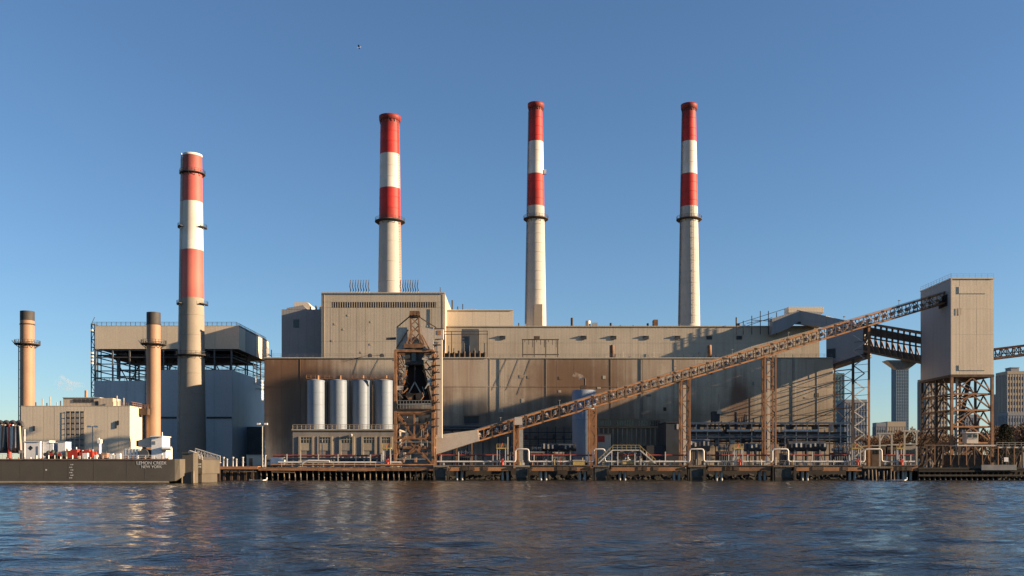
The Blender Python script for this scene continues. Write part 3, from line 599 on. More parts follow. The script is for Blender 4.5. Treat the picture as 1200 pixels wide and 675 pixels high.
# ================================================================== SILOS AND THEIR HOUSE
Yc = 262.0
sh = thing('silo_house', 'grey low house with five tall framed windows carrying the silos', 'building', (XX(402,Yc),Yc,GL))
s0, s1 = XX(343,Yc), XX(466,Yc); sz = ZZ(504.5,Yc)
box(sh, 'wall', s0, s1, Yc, 279, GL-.5, sz, silobld); box(sh, 'cornice', s0-.25, s1+.25, Yc-.3, 279.2, sz+.01, sz+.4, siloframe)
for i, px in enumerate((359,381,406.5,432.5,452.5)):
    x = XX(px,Yc); w = 1.85 if i < 4 else 1.5; z1 = ZZ(511.5,Yc)
    wdw = box(sh, 'window', x-w+.3, x+w-.3, Yc-.06, Yc-.006, ZZ(519,Yc), z1-.2, glassd)
    for s in (-1,1): box(wdw, 'window_frame', x+s*w-.3, x+s*w+.3, Yc-.22, Yc-.003, GL, z1, siloframe)
    box(wdw, 'window_frame', x-w+.301, x+w-.301, Yc-.2, Yc-.01, z1-.2, z1, siloframe)
    for k in range(1,4): xx = x-w+.3+(2*w-.6)*k/4; box(wdw, 'mullion', xx-.07, xx+.07, Yc-.12, Yc-.065, ZZ(519,Yc), z1-.21, siloframe)
    box(wdw, 'mullion', x-w+.31, x+w-.31, Yc-.14, Yc-.125, ZZ(515.4,Yc), ZZ(514.9,Yc), siloframe)
    box(sh, 'spandrel', x-w+.32, x+w-.32, Yc-.1, Yc-.004, ZZ(528,Yc), ZZ(519.2,Yc), siloframe if i != 2 else silobld)
rail(sh, [(s0,Yc,sz+.4),(s1,Yc,sz+.4)], siloframe, 1.2, 1.2, .12)
MB().lathe(XX(412,Yc),Yc-.5,[(.01,sz-1.8),(.35,sz-1.6),(.4,sz-1.1),(.01,sz-.9)],12).build('wall_lamp', galv, sh)
for i, px in enumerate((370.3,396.5,423,450)):
    Yq = 266.0+1.9*i
    t = thing('silo', ('leftmost of the four pale silos standing on the grey house','second from left of the four pale silos on the grey house','third from left of the four pale silos on the grey house','pale silo nearest the rusty unloader tower, last of the four')[i], 'silo', (XX(px,Yq),Yq,sz), 'pale silos on the grey house')
    x = XX(px,Yq); r = 10.0*Yq/F; z0, z1 = sz+.4, ZZ(446,Yq)
    MB().lathe(x,Yq,[(r*.98,z0),(r,z0+.4),(r,z1-.3)],40).build('shell', silom, t)
    MB().lathe(x,Yq,[(r,z1-.3),(r+.05,z1-.25),(r+.05,z1-.05),(r*.9,z1+.1),(.01,z1+.5)],40).build('roof', silom, t)
    for k in range(1,4):
        z = z0+(z1-z0)*k/4; MB().lathe(x,Yq,[(r+.002,z-.05),(r+.03,z-.04),(r+.03,z+.04),(r+.002,z+.05)],40).build('seam_ring', silom, t)
    rod(t, 'filter', (x+.6,Yq-.4,z1+.3), (x+.6,Yq-.4,z1+1.4), .4, rust); ladder(t, (x-r-.15,Yq-.4,z0), (x-r-.15,Yq-.4,z1), steel)
Yq = 268.5
wk = thing('silo_walkway', 'thin steel walkway with railing along the silo tops', 'walkway', (XX(410,Yq),Yq,ZZ(445,Yq)))
box(wk, 'deck', XX(360,Yq), XX(462,Yq), Yq-1.2, Yq-.4, ZZ(444.5,Yq)-.0, ZZ(443.6,Yq), rust)
rail(wk, [(XX(360,Yq),Yq-1.2,ZZ(443.6,Yq)),(XX(462,Yq),Yq-1.2,ZZ(443.6,Yq))], rust, .9, 1.3, .1)
for px in (383.5,410,436.5): beam(wk, 'post', P(px,504,Yq), P(px,444.5,Yq), .22, rustdark)

# ================================================================== UNLOADER TOWER (on the pier)
Ya, Yz = 239.5, 245.5
u = thing('unloading_tower', 'rusty coal unloading tower with black hopper and hanging grab on the pier', 'unloading tower', (XX(486,Ya),Ya,3.6))
A = lambda px, py, Y=Ya: P(px, py, Y)
def xa2(px, Y): return XX(px, Ya)      # plan position measured on the front plane
def B(px, py, Y): return Vector((XX(px,Ya), Y, ZZ(py,Ya)))
for px in (463.5, 507.5):
    for Y in (Ya, Yz): beam(u, 'leg', B(px,546,Y), B(px,411,Y), .75 if Y == Ya else .6, rust)
for py, w in ((411,.7),(482,1.0),(512.5,.7),(524,.6)):
    for Y in (Ya+.05, Yz+.05): beam(u, 'girder', B(463.5,py,Y), B(507.5,py,Y), w*.7, rust, w)
    for px in (463.5,507.5): beam(u, 'side_girder', B(px,py,Ya), B(px,py,Yz), .5, rust)
for Y in (Ya, Yz):
    for a, c in (((464,485),(484,511)),((507,485),(487,511)),((464,523),(475,513)),((496,513),(507,523)),((475,513),(486,524)),((496,513),(485,524)),((466,544),(485,525)),((504,544),(487,525))):
        beam(u, 'diagonal_brace', B(*a,Y), B(*c,Y), .42, rust)
beam(u, 'centre_post', B(485.5,483,Ya), B(485.5,511,Ya), .4, rust)
for px in (463.5,507.5):
    for a, c in ((546,512),(512,482),(482,450),(450,411)): beam(u, 'side_brace', B(px,a,Ya), B(px,c,Yz), .35, rust)
box(u, 'drive_house', XX(478,Ya), XX(494,Ya), Ya+3, Ya+5, ZZ(511,Ya), ZZ(500,Ya), steelgrey); box(u, 'motor', XX(468,Ya), XX(475,Ya), Ya+4, Ya+6, ZZ(511,Ya), ZZ(506,Ya), galv)
# black hopper, open to the river
MB().prism([(XX(476,Ya),ZZ(426,Ya)),(XX(495,Ya),ZZ(426,Ya)),(XX(504.5,Ya),ZZ(471,Ya)),(XX(467.5,Ya),ZZ(471,Ya))], Ya+2.7, Ya+5).build('hopper', black, u)
for a, c in (((476.5,425),(467.5,471)),((494.5,425),(504.5,471))): beam(u, 'hopper_edge', B(*a,Ya+2.6), B(*c,Ya+2.6), .45, rustorange)
gy = Ya+1.2
gr = MB()
for s in (-1,1):
    gr.beam(B(485.5,447,gy), B(485.5+s*8,462,gy), .28)
gr.build('grab_arms', galv, u)
for s in (-1,1): MB().prism([(XX(485.5+s*1,Ya),ZZ(461,Ya)),(XX(485.5+s*9,Ya),ZZ(459.5,Ya)),(XX(485.5+s*10.5,Ya),ZZ(464,Ya)),(XX(485.5+s*7,Ya),ZZ(468.5,Ya)),(XX(485.5+s*2,Ya),ZZ(468,Ya))], gy-.8, gy+1.2).build('grab_shell', rust, u)
rod(u, 'grab_rope', B(485.5,427,gy), B(485.5,447,gy), .1, steel)
# railed work platform under the hopper
box(u, 'work_platform', XX(466,Ya), XX(505,Ya), Ya-.6, Ya+3, ZZ(480,Ya), ZZ(479,Ya), rustdark)
for i in range(12): x = XX(466+39*i/11,Ya); beam(u, 'platform_post', (x,Ya-.5,ZZ(479,Ya)), (x,Ya-.5,ZZ(469.5,Ya)), .14, steelgrey)
for py in (469.5,474): beam(u, 'platform_rail', A(466,py,Ya-.5), A(505,py,Ya-.5), .18, steelgrey)
# trolley house
b = MB(); x0, x1, z0, z1 = XX(474.5,Ya), XX(496,Ya), ZZ(427,Ya), ZZ(408,Ya)
b.box(x0,x1,Ya+.2,Ya+.7,z1-1.0,z1); b.box(x0,x1,Ya+.2,Ya+.7,z0,z0+.9); b.box(x0,x0+1.2,Ya+.2,Ya+.7,z0+.91,z1-1.01); b.box(x1-1.2,x1,Ya+.2,Ya+.7,z0+.91,z1-1.01); b.box(x0,x1,Ya+.75,Ya+3,z0,z1)
b.build('trolley_house', soot, u); box(u, 'trolley_window', XX(482,Ya), XX(487,Ya), Ya+.6, Ya+.74, ZZ(423,Ya), ZZ(412,Ya), glassd)
box(u, 'trolley_beam', XX(473.5,Ya), XX(497,Ya), Ya-.4, Ya+.15, ZZ(407.8,Ya), ZZ(403,Ya), rust)
# pale clad winch house
for i in range(6):
    a = 464+43.5*i/6; box(u, 'house_panel', XX(a,Ya)+.02, XX(a+43.5/6,Ya)-.02, Ya+.9, Ya+1.05, ZZ(410.5,Ya), ZZ(383,Ya), sheetw)
box(u, 'winch_house', XX(464,Ya), XX(507.5,Ya), Ya+1.06, Ya+2.4, ZZ(410.5,Ya), ZZ(383.1,Ya), galv)
box(u, 'house_base_beam', XX(462,Ya), XX(509,Ya), Ya+.4, Ya+2.4, ZZ(412.6,Ya), ZZ(410.7,Ya), rust)
# A-frame mast and boom hinge
for a, c in (((482,402),(481,372)),((492,402),(490.5,372)),((476,404),(483,386)),((497,404),(489.5,386))): beam(u, 'mast_leg', B(*a,Ya+.2), B(*c,Ya+.2), .4, rust)
for a, c in (((481.5,372),(490.5,381)),((490.5,372),(481.5,381)),((482,381),(491,390)),((491,381),(482,390)),((482,390),(492,402)),((491.5,390),(482,402))): beam(u, 'mast_lattice', B(*a,Ya+.2), B(*c,Ya+.2), .22, rust)
MB().prism([(XX(479.5,Ya),ZZ(372,Ya)),(XX(480.5,Ya),ZZ(364.5,Ya)),(XX(491.5,Ya),ZZ(364.5,Ya)),(XX(492.5,Ya),ZZ(371,Ya))], Ya-.2, Ya+2).build('sheave_head', rustdark, u)
for s in (482.5,486.5,490): rod(u, 'sheave', B(s,367.5,Ya-.45), B(s,367.5,Ya-.22), .55, rust)
for a, c in (((480,370.5),(464.5,383)),((493,372.5),(511,383.5))): beam(u, 'backstay', B(*a,Ya+.4), B(*c,Ya+.9), .25, rustdark)
for a, c in (((478,386),(464,408)),((494,392),(504,411))): beam(u, 'mast_strut', B(*a,Ya+.5), B(*c,Ya+.7), .28, rust)
beam(u, 'boom_stub', B(452,396.5,Ya+1), B(463.5,396,Ya+1), .4, steel, .6)
beam(u, 'walkway_slab', B(495,420.5,Ya-.3), B(507,424,Ya-.3), .7, sheetw, .5)
# right hand hoist shaft
box(u, 'hoist_shaft', XX(512,Ya), XX(517.5,Ya), Ya+1.5, Ya+3.5, ZZ(513,Ya), ZZ(396.5,Ya), sheetw)
cab = box(u, 'operator_cabin', XX(509,Ya), XX(519,Ya), Ya+1.2, Ya+3.6, ZZ(396.2,Ya), ZZ(384.5,Ya), sheetw)
box(cab, 'cabin_window', XX(512,Ya), XX(516.5,Ya), Ya+1.13, Ya+1.19, ZZ(391.5,Ya), ZZ(386.5,Ya), rustorange); box(cab, 'cabin_roof', XX(508.5,Ya), XX(519.5,Ya), Ya+1.1, Ya+3.8, ZZ(384.4,Ya), ZZ(383.7,Ya), rustdark)
for py in (404,412,420,428,436,444,453,462,471,480,490,499):
    o = box(u, 'landing', XX(507.5,Ya), XX(515+random.uniform(-1,2),Ya), Ya-.9, Ya+.4, ZZ(py+.8,Ya), ZZ(py,Ya), random.choice((rustdark,steel,rust)))
for i, py in enumerate((408,424,440,457,475)): beam(u, 'stair_flight', B(508.5,py,Ya-.5), B(514,py-7,Ya-.5), .3, rust)
for py, px in ((432,467),(440,466.5),(452,468)): box(u, 'side_box', XX(px,Ya)-.9, XX(px,Ya)+.9, Ya+.4, Ya+2.5, ZZ(py+5,Ya), ZZ(py,Ya), random.choice((galv,steelgrey)))
for s, t_ in ((466,472),(499,505)):
    for py in (415,424,433,442): beam(u, 'knee_brace', B(s,py,Ya+.3), B(t_,py+8,Ya+.3), .26, random.choice((rust,rustdark)))
    beam(u, 'cross_rail', B(464,430,Ya+.4), B(475,430,Ya+.4), .3, rust); 
beam(u, 'cross_rail', B(496,433,Ya+.4), B(507,433,Ya+.4), .3, rust); box(u, 'tank_box', XX(501,Ya), XX(508,Ya), Ya-.3, Ya+1.6, ZZ(452,Ya), ZZ(443,Ya), galv)

ru = random.Random(77)
for i in range(46):
    px = ru.choice((ru.uniform(465,474),ru.uniform(497,507))); py = ru.uniform(414,468); a_ = B(px,py,Ya+ru.uniform(-.3,1.5)); kx = ru.uniform(-1.4,1.4); kz = ru.uniform(-2.2,2.2)
    beam(u, 'strut', a_, a_+V(kx,0,kz), ru.uniform(.12,.26), ru.choice((rust,rustdark,galv,rustorange,steelgrey)))
for i in range(26):
    px = ru.uniform(466,505); py = ru.uniform(486,540); a_ = B(px,py,Ya+ru.uniform(1,4)); w = ru.uniform(.3,1.3); h_ = ru.uniform(.3,1.6)
    box(u, 'fitting', a_.x-w/2, a_.x+w/2, a_.y, a_.y+.8, a_.z-h_/2, a_.z+h_/2, ru.choice((rust,rustdark,galv,steelgrey,sheetw,steel)))
for py in (497,518,531,538): beam(u, 'handrail', B(463.5,py,Ya-.35), B(507.5,py,Ya-.35), .13, ru.choice((galv,rust)))
for px in (470,476,494,501):
    for a_, c_ in ((512,503),(524,516)): beam(u, 'handrail_post', B(px,a_,Ya-.35), B(px,c_,Ya-.35), .12, galv)

# ================================================================== INCLINED CONVEYOR
cv = thing('inclined_conveyor', 'long rusty inclined conveyor truss climbing from the pier to the tower', 'conveyor', P(604,545,248))
yt = lambda px: 504-.2945*(px-560.7)
c0, c1 = P(557,yt(557),246.8), P(1107,yt(1107),258.8)
HT = 12.6*246/F; NB = 58; wY = 2.6
d = (c1-c0); yw = Vector((0,wY,0)); dn = Vector((0,0,-HT))
for off, nm in ((V(0,0,0),'top_chord'),(dn,'bottom_chord')):
    for k in (0,1): beam(cv, nm, c0+off+yw*k, c1+off+yw*k, .38, rustorange, .42)
for i in range(NB+1):
    p = c0+d*(i/NB); q = c0+d*(min(i+1,NB)/NB)
    beam(cv, 'vertical', p, p+dn, .2, rust); beam(cv, 'vertical', p+yw, p+yw+dn, .2, rustdark)
    if i < NB:
        beam(cv, 'diagonal', p+dn, q, .15, rust) if i%2 else beam(cv, 'diagonal', p, q+dn, .15, rust)
        m_ = p.lerp(q,.5)+dn*.5
        o = rod(cv, 'idler', m_+V(0,.25,.0), m_+V(0,wY-.25,.0), .5, idlerm)
        beam(o, 'idler_bracket', m_+V(0,.15,-.5), m_+V(0,.15,.6), .34, idlerm)
beam(cv, 'belt', c0+dn*.42+yw*.5, c1+dn*.42+yw*.5, 1.9, belt, .12); beam(cv, 'return_belt', c0+dn*.85+yw*.5, c1+dn*.85+yw*.5, 1.9, belt, .1)
beam(cv, 'walkway', c0+dn+V(0,-.75,.1), c1+dn+V(0,-.75,.1), .5, rust, .1)
b = MB()
for i in range(0,NB+1,2):
    p = c0+d*(i/NB)+dn+V(0,-.95,.1); b.beam(p,p+V(0,0,1.0),.08)
b.beam(c0+dn+V(0,-.95,1.1), c1+dn+V(0,-.95,1.1), .07); b.build('walkway_railing', rustdark, cv)
for i in range(0,NB,2):
    p = c0+d*(i/NB); box(cv, 'gusset', p.x-.35, p.x+.35, p.y-.26, p.y-.22, p.z-.45, p.z+.1, rustdark)
    q = p+dn; box(cv, 'gusset', q.x-.35, q.x+.35, q.y-.26, q.y-.22, q.z-.1, q.z+.45, rustdark)
for i in range(3,NB,7):
    p = c0+d*(i/NB)+V(0,-.5,0); o = rod(cv, 'lamp_stem', p, p+V(0,0,1.5), .05, steelgrey); box(o, 'lamp_head', p.x-.25, p.x+.25, p.y-.5, p.y+.05, p.z+1.45, p.z+1.6, galv)
beam(cv, 'cable_tray', c0+V(0,-.3,.35), c1+V(0,-.3,.35), .3, steelgrey, .12)
Yw = 246.0
MB().prism([(XX(509,Yw),ZZ(510.3,Yw)),(XX(560,Yw),ZZ(503.6,Yw)),(XX(561.7,Yw),ZZ(516.5,Yw)),(XX(509.7,Yw),ZZ(533,Yw))], Yw-.6, Yw+3.4).build('tail_enclosure', sheetw, cv)
for px in (516,535,553): beam(cv, 'enclosure_leg', P(px,531-(px-510)*.3,Yw), P(px,546,Yw), .3, rust)
# trestle bents
def bent(px0, px1, Y, ytop, solid=False):
    t = thing('conveyor_trestle', BL.pop(0), 'trestle', P((px0+px1)/2,547.5,Y), 'trestles under the inclined conveyor')
    for yy in (Y, Y+2.7):
        for px in (px0,px1): beam(t, 'leg', (XX(px,Y),yy,GL), (XX(px,Y),yy,ZZ(ytop+(0 if px==px0 else -2),Y)), .42, rustorange if yy == Y else rust)
    x0, x1 = XX(px0,Y), XX(px1,Y); z = GL+1; k = 0; zt = ZZ(ytop,Y)
    step = 3.4
    while z < zt-1:
        beam(t, 'rung', (x0,Y,z), (x1,Y,z), .24, rust)
        a, c = ((x0,Y,z),(x1,Y,min(z+step,zt))) if k%2 else ((x1,Y,z),(x0,Y,min(z+step,zt)))
        beam(t, 'lattice_brace', a, c, .2, rust); beam(t, 'depth_brace', (x0,Y,z), (x0,Y+2.7,min(z+step,zt)), .18, rustdark)
        z += step; k += 1
    if solid: box(t, 'web_plate', x0+.22, x1-.22, Y+.9, Y+1.1, GL, zt, rust)
    else: box(t, 'cable_tray', (x0+x1)/2-.4, (x0+x1)/2+.4, Y+1.6, Y+1.8, GL, zt-1, sheetw)
BL = ['shortest trestle at the low end of the conveyor beside the white pipe loop','trestle beside the blue shaded tank under the conveyor','tall two legged trestle under the middle of the conveyor','tallest lone two legged trestle just left of the hall corner']
bent(602.5,607.5,247.6,492.5,True); box(None or bpy.data.objects['conveyor_trestle'], 'head_plate', XX(603,247), XX(612,247), 246.2, 246.5, ZZ(498,247), ZZ(489,247), sheetw)
bent(690.5,698.5,249.2,479,True); bent(798.5,808.5,251.6,446); bent(896.5,909,254,418)

# ================================================================== CONVEYOR HEAD TOWER (right)
Yf, Yr = 255.0, 274.0
tw = thing('conveyor_tower', 'tall tan clad conveyor tower on open rusty steel legs at right', 'tower', (XX(1139,Yf),Yf,GL))
w0, w1 = XX(1114.5,Yf), XX(1164.5,Yf); wz0, wz1 = ZZ(438.8,Yf), ZZ(327,Yf)
box(tw, 'core', w0+.1, w1-.1, Yf+.1, Yr-.1, wz0+.1, wz1-.1, steelgrey)
panels(tw, w0, w1, Yf+.1, wz0, wz1, 5, [ZZ(392,Yf),ZZ(362,Yf)], towerclad, gap=.03)
for i in range(6):
    a = Yf+.12+(Yr-Yf-.12)*i/6; c = Yf+.12+(Yr-Yf-.12)*(i+1)/6
    box(tw, 'side_panel', w0-.02, w0+.096, a+.015, c-.015, wz0, wz1, greyshade)  # left face coloured darker than the others to paint in its shade
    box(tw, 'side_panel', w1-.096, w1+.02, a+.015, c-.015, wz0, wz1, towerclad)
box(tw, 'back_wall', w0, w1, Yr-.096, Yr, wz0, wz1, towerclad)
box(tw, 'roof_cap', w0-.15, w1+.15, Yf-.15, Yr+.1, wz1+.01, wz1+.35, sheetw); box(tw, 'corner_trim', w0-.1, w0+.25, Yf-.14, Yf-.03, wz0, wz1, sheetw)
box(tw, 'floor_frame', w0-.1, w1+.1, Yf-.1, Yr+.1, wz0-.7, wz0-.02, rustdark)
rail(tw, [(w0,Yr,wz1+.35),(w0,Yf,wz1+.35),(w1,Yf,wz1+.35)], galv, 1.1, 1.6, .05)
for (a,c,y0,y1) in ((1123.5,1157,344,335.5),(1123.5,1156,434,427.5)): box(tw, 'blanked_opening', XX(a,Yf), XX(c,Yf), Yf-.08, Yf-.055, ZZ(y0,Yf), ZZ(y1,Yf), towerclad)
for px in (1122,1125.5): box(tw, 'wall_vent', XX(px,Yf), XX(px+.8,Yf), Yf-.1, Yf-.055, ZZ(369,Yf), ZZ(361,Yf), siloframe)
opening = box(tw, 'conveyor_opening', w0-.1, w0-.03, Yf+2.0, Yf+7.2, ZZ(357,Yf), ZZ(343,Yf), black)
Ys4 = (Yf+.3, Yf+9.5, Yr-.3); xs2 = (w0+.3, w1-.3)
for y in Ys4:
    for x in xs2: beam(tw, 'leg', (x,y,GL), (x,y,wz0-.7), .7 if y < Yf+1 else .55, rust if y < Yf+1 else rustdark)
lev = [GL+.3, ZZ(519,Yf), ZZ(500,Yf), ZZ(480.5,Yf), ZZ(461.5,Yf), wz0-.7]
for y in Ys4:
    for z in lev[1:5]: beam(tw, 'tie_beam', (xs2[0],y,z), (xs2[1],y,z), .42, rustorange if y < Yf+1 else rustdark)
    if y == Ys4[1]: continue
    for a, c in zip(lev[:-1], lev[1:]):
        xm = sum(xs2)/2
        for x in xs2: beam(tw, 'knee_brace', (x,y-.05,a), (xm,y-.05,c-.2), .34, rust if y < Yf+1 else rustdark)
for x in xs2:
    for z in lev[1:5]: beam(tw, 'side_tie', (x,Ys4[0],z), (x,Ys4[2],z), .38, rust if x < 125 else rustdark)
    for a, c in zip(lev[:-1], lev[1:]):
        for y0, y1 in ((Ys4[0],Ys4[1]),(Ys4[1],Ys4[2])):
            beam(tw, 'side_brace', (x-.05,y0,a), (x-.05,(y0+y1)/2,c-.2), .3, rust); beam(tw, 'side_brace', (x-.05,y1,a), (x-.05,(y0+y1)/2,c-.2), .3, rustdark)
z = GL; k = 0
while z < wz0-3:
    a, c = (w0+3.5, w0+8.2) if k%2 else (w0+8.2, w0+3.5)
    o = beam(tw, 'stair_flight', (a,Yf+4,z), (c,Yf+4,z+2.6), .8, rustorange, .25); beam(o, 'stair_rail', (a,Yf+3.5,z+1.0), (c,Yf+3.5,z+3.6), .08, galv)
    z += 2.6; k += 1
rod(tw, 'downpipe', (w0+3,Yf+3,GL), (w0+3,Yf+3,wz0), .35, galv)
MB().tube([(w0+4.5,Yf+6,GL+8),(w0+8,Yf+6,wz0)], .6, 8).build('coal_chute', steel, tw)

# conveyor leaving to the right, and the tower it runs to beyond the picture
rc = thing('yard_conveyor', 'short level stretch of rusty conveyor truss leaving the tower rightwards', 'conveyor', P(1180,416,262))
a0, a1 = V(w1+.05,262,ZZ(411,262)), V(152,262,ZZ(411,262)+2.6); hh = V(0,0,-2.6); yy = V(0,2.4,0)
for k in (0,1):
    beam(rc, 'top_chord', a0+yy*k, a1+yy*k, .5, rustorange); beam(rc, 'bottom_chord', a0+hh+yy*k, a1+hh+yy*k, .65, rustorange)
    for i in range(13):
        p = a0.lerp(a1,i/12); q = a0.lerp(a1,min(i+1,12)/12); beam(rc, 'vertical', p+yy*k, p+hh+yy*k, .22, rustdark)
        if i < 12: beam(rc, 'diagonal', p+yy*k+(hh if i%2 else V(0,0,0)), q+yy*k+(V(0,0,0) if i%2 else hh), .18, rustdark)
beam(rc, 'belt', a0+hh*.6+yy*.5, a1+hh*.6+yy*.5, 1.6, belt, .15)

# ================================================================== GALLERY FROM THE TOWER TO THE HALL ROOF
gl = thing('conveyor_gallery', 'long rising gallery, grey clad and open rusty truss, joining tower and hall roof', 'gallery', (112,285,GL))
def G(u, z, s=0.0):   # u metres back from the tower along the 45 degree run, s metres to its right
    return Vector((119.4-.975*u+s*.716, 273.6+u, z+0.0)) + Vector((0, s*.698, 0))
top = lambda uu: 42.3+.40*uu
def gbox(name, u0, u1, zb0, zb1, zt0, zt1, s0, s1, m):
    b = MB(); pts = [G(u0,zb0,s0),G(u1,zb1,s0),G(u1,zb1,s1),G(u0,zb0,s1),G(u0,zt0,s0),G(u1,zt1,s0),G(u1,zt1,s1),G(u0,zt0,s1)]
    b.add(pts, [(0,1,2,3),(4,7,6,5),(0,4,5,1),(1,5,6,2),(2,6,7,3),(3,7,4,0)]); return b.build(name, m, gl)
# open truss part
UO = 12.5; n_ = 10
for s in (0, 4.5):
    beam(gl, 'top_chord', G(0,top(0),s), G(UO,top(UO),s), .55, rust); beam(gl, 'bottom_chord', G(0,33.6,s), G(UO,38.6,s), .6, rust)
    beam(gl, 'mid_chord', G(0,38.3,s), G(UO,43,s), .35, rustdark)
    for i in range(n_+1):
        uu = UO*i/n_; beam(gl, 'vertical', G(uu,33.6+5*i/n_,s), G(uu,top(uu),s), .32, rustdark)
        if i < n_:
            u2 = UO*(i+1)/n_; beam(gl, 'diagonal', G(uu,33.6+5*i/n_,s), G(u2,38.3+4.7*(i+1)/n_,s), .25, rust)
gbox('lower_side_panel', 0, UO, 34.0, 39.0, 35.9, 40.7, -.08, -.02, rustdark); gbox('upper_side_panel', 0, UO, 39.2, 43.8, 41.2, 46.3, -.08, -.02, rustdark)
gbox('upper_side_panel', 0, UO, 39.2, 43.8, 41.2, 46.3, 4.52, 4.58, rustdark)
gbox('gallery_roof', -.3, UO+.5, top(0)+.1, top(UO)+.1, top(0)+.45, top(UO)+.45, -.5, 5.0, rust)
gbox('gallery_floor', 0, UO, 33.9, 38.9, 34.15, 39.15, 0, 4.5, rustdark)
# grey clad part, hanging deep over the hall corner
gbox('clad_transfer_house', UO+.05, 21.2, 37.9, 35.0, top(UO)-.4, top(21.2)-.1, -.1, 5, greyshade)
gbox('clad_gallery', 21.25, 28.4, 47.2, 49.4, top(21.25), top(28.4)+.2, -.1, 5, greyshade)
gbox('gallery_underside_beam', UO-.2, 21.2, 37.0, 34.2, 37.85, 34.95, 0, 5, steel)
gbox('house_door', 19.0, 21.0, 37.3, 37.3, 40.3, 40.3, -.25, -.12, steel)
# head house over the roof
Yh = 301.0
hd = MB().prism([(XX(905,Yh),ZZ(392,Yh)),(XX(905,Yh),ZZ(373,Yh)),(XX(934,Yh),ZZ(364.3,Yh)),(XX(962,Yh),ZZ(365.5,Yh)),(XX(962,Yh),ZZ(383,Yh)),(XX(942,Yh),ZZ(378.5,Yh)),(XX(934,Yh),ZZ(378,Yh)),(XX(925,Yh),ZZ(384.5,Yh))], Yh, Yh+3.8).build('head_house', greyshade, gl)
box(hd, 'hatch', XX(935,Yh), XX(943,Yh), Yh-.1, Yh-.01, ZZ(379.5,Yh), ZZ(377,Yh), steel)
box(gl, 'lit_roof_house', XX(921,314), XX(962,314), 311, 316, ZZ(368,314), ZZ(361.3,314), cream)
for px, y0 in ((863,381),(871,376),(881,370),(891,364.5),(900.5,364.5),(910,366)): beam(gl, 'frame_post', P(px,392,Yh+1), P(px,y0,Yh+1), .22, steel)
for a, c in (((863,380),(921,361.5)),((875,379),(908,373)),((881,375),(914,377)),((863,386),(905,372))): beam(gl, 'frame_rail', P(*a,Yh+1), P(*c,Yh+1), .16, steel)
hp = MB(); hc = G(5,35.0,2.2); 
hp.add([hc+V(-5,-2,0),hc+V(5,-2,0),hc+V(5,2,0),hc+V(-5,2,0),hc+V(-1.8,-1,-2.6),hc+V(1.8,-1,-2.6),hc+V(1.8,1,-2.6),hc+V(-1.8,1,-2.6)], [(0,1,2,3),(7,6,5,4),(0,4,5,1),(1,5,6,2),(2,6,7,3),(3,7,4,0)]); hp.build('hopper', galv, gl)
# its steel support with the zigzag stair
Yp = 281.0
gs = thing('gallery_support', 'tall rusty steel support with zigzag stair below the gallery', 'support frame', (XX(1010,Yp),Yp,GL))
for px, y in ((1002.5,Yp+2),(1018.3,Yp)):
    beam(gs, 'leg', (XX(px,Yp),y,GL), (XX(px,Yp),y,ZZ(384 if px>1010 else 420,Yp)), .62 if px > 1010 else .75, rustorange if px > 1010 else rustdark, .3)
gx0, gx1 = XX(1002.5,Yp), XX(1018.3,Yp); z = GL+1; k = 0
while z < ZZ(400,Yp):
    a, c = (gx0+.4,gx1-.4) if k%2 else (gx1-.4,gx0+.4)
    beam(gs, 'stair_flight', (a,Yp+2.5,z), (c,Yp+2.5,z+2.3), .25, idlerm, .3); beam(gs, 'tie_beam', (gx0,Yp+1,z), (gx1,Yp,z+.3), .13, rustdark); z += 2.3; k += 1
lx0 = XX(978,Yp+10); 
beam(gs, 'leg', (lx0,Yp+10,GL), (lx0,Yp+10,ZZ(428,Yp+10)), .45, rustdark, .25)
for py in (433,445.5,461,478): beam(gs, 'tie_beam', (lx0,Yp+10,ZZ(py,Yp+5)), (gx0,Yp+2,ZZ(py,Yp+3)), .3, rust)
for a, c in ((445.5,433),(461,445.5),(478,461),(500,478)):
    beam(gs, 'cross_brace', (lx0,Yp+10,ZZ(a,Yp+5)), (gx0,Yp+2,ZZ(c,Yp+3)), .14, rustdark); beam(gs, 'cross_brace', (lx0,Yp+10,ZZ(c,Yp+5)), (gx0,Yp+2,ZZ(a,Yp+3)), .14, rustdark)

# inferred bridge tower added unseen at right, its steps shaped to shade the hall
br = thing('unseen_bridge_tower', 'tall unseen bridge tower beyond the right edge, stepped to shade the hall wall', 'bridge tower', (240,246,-2))
for y0, y1, z1 in ((242.0,244.0,113),(244.02,246.0,109.8),(246.02,248.0,106.3),(250.0,251.4,91.5)):
    o = box(br, 'shaft', 236, 244, y0, y1, -2, z1, concrete); box(o, 'shaft_cap', 235.6, 244.4, y0, y1, z1, z1+.8, concrete)
for z in (20,45,70,88): box(br, 'cross_strut', 237, 243, 248.02, 249.98, z, z+2.5, concrete)
box(br, 'footing', 232, 248, 239, 254, -2, 4, concdark)

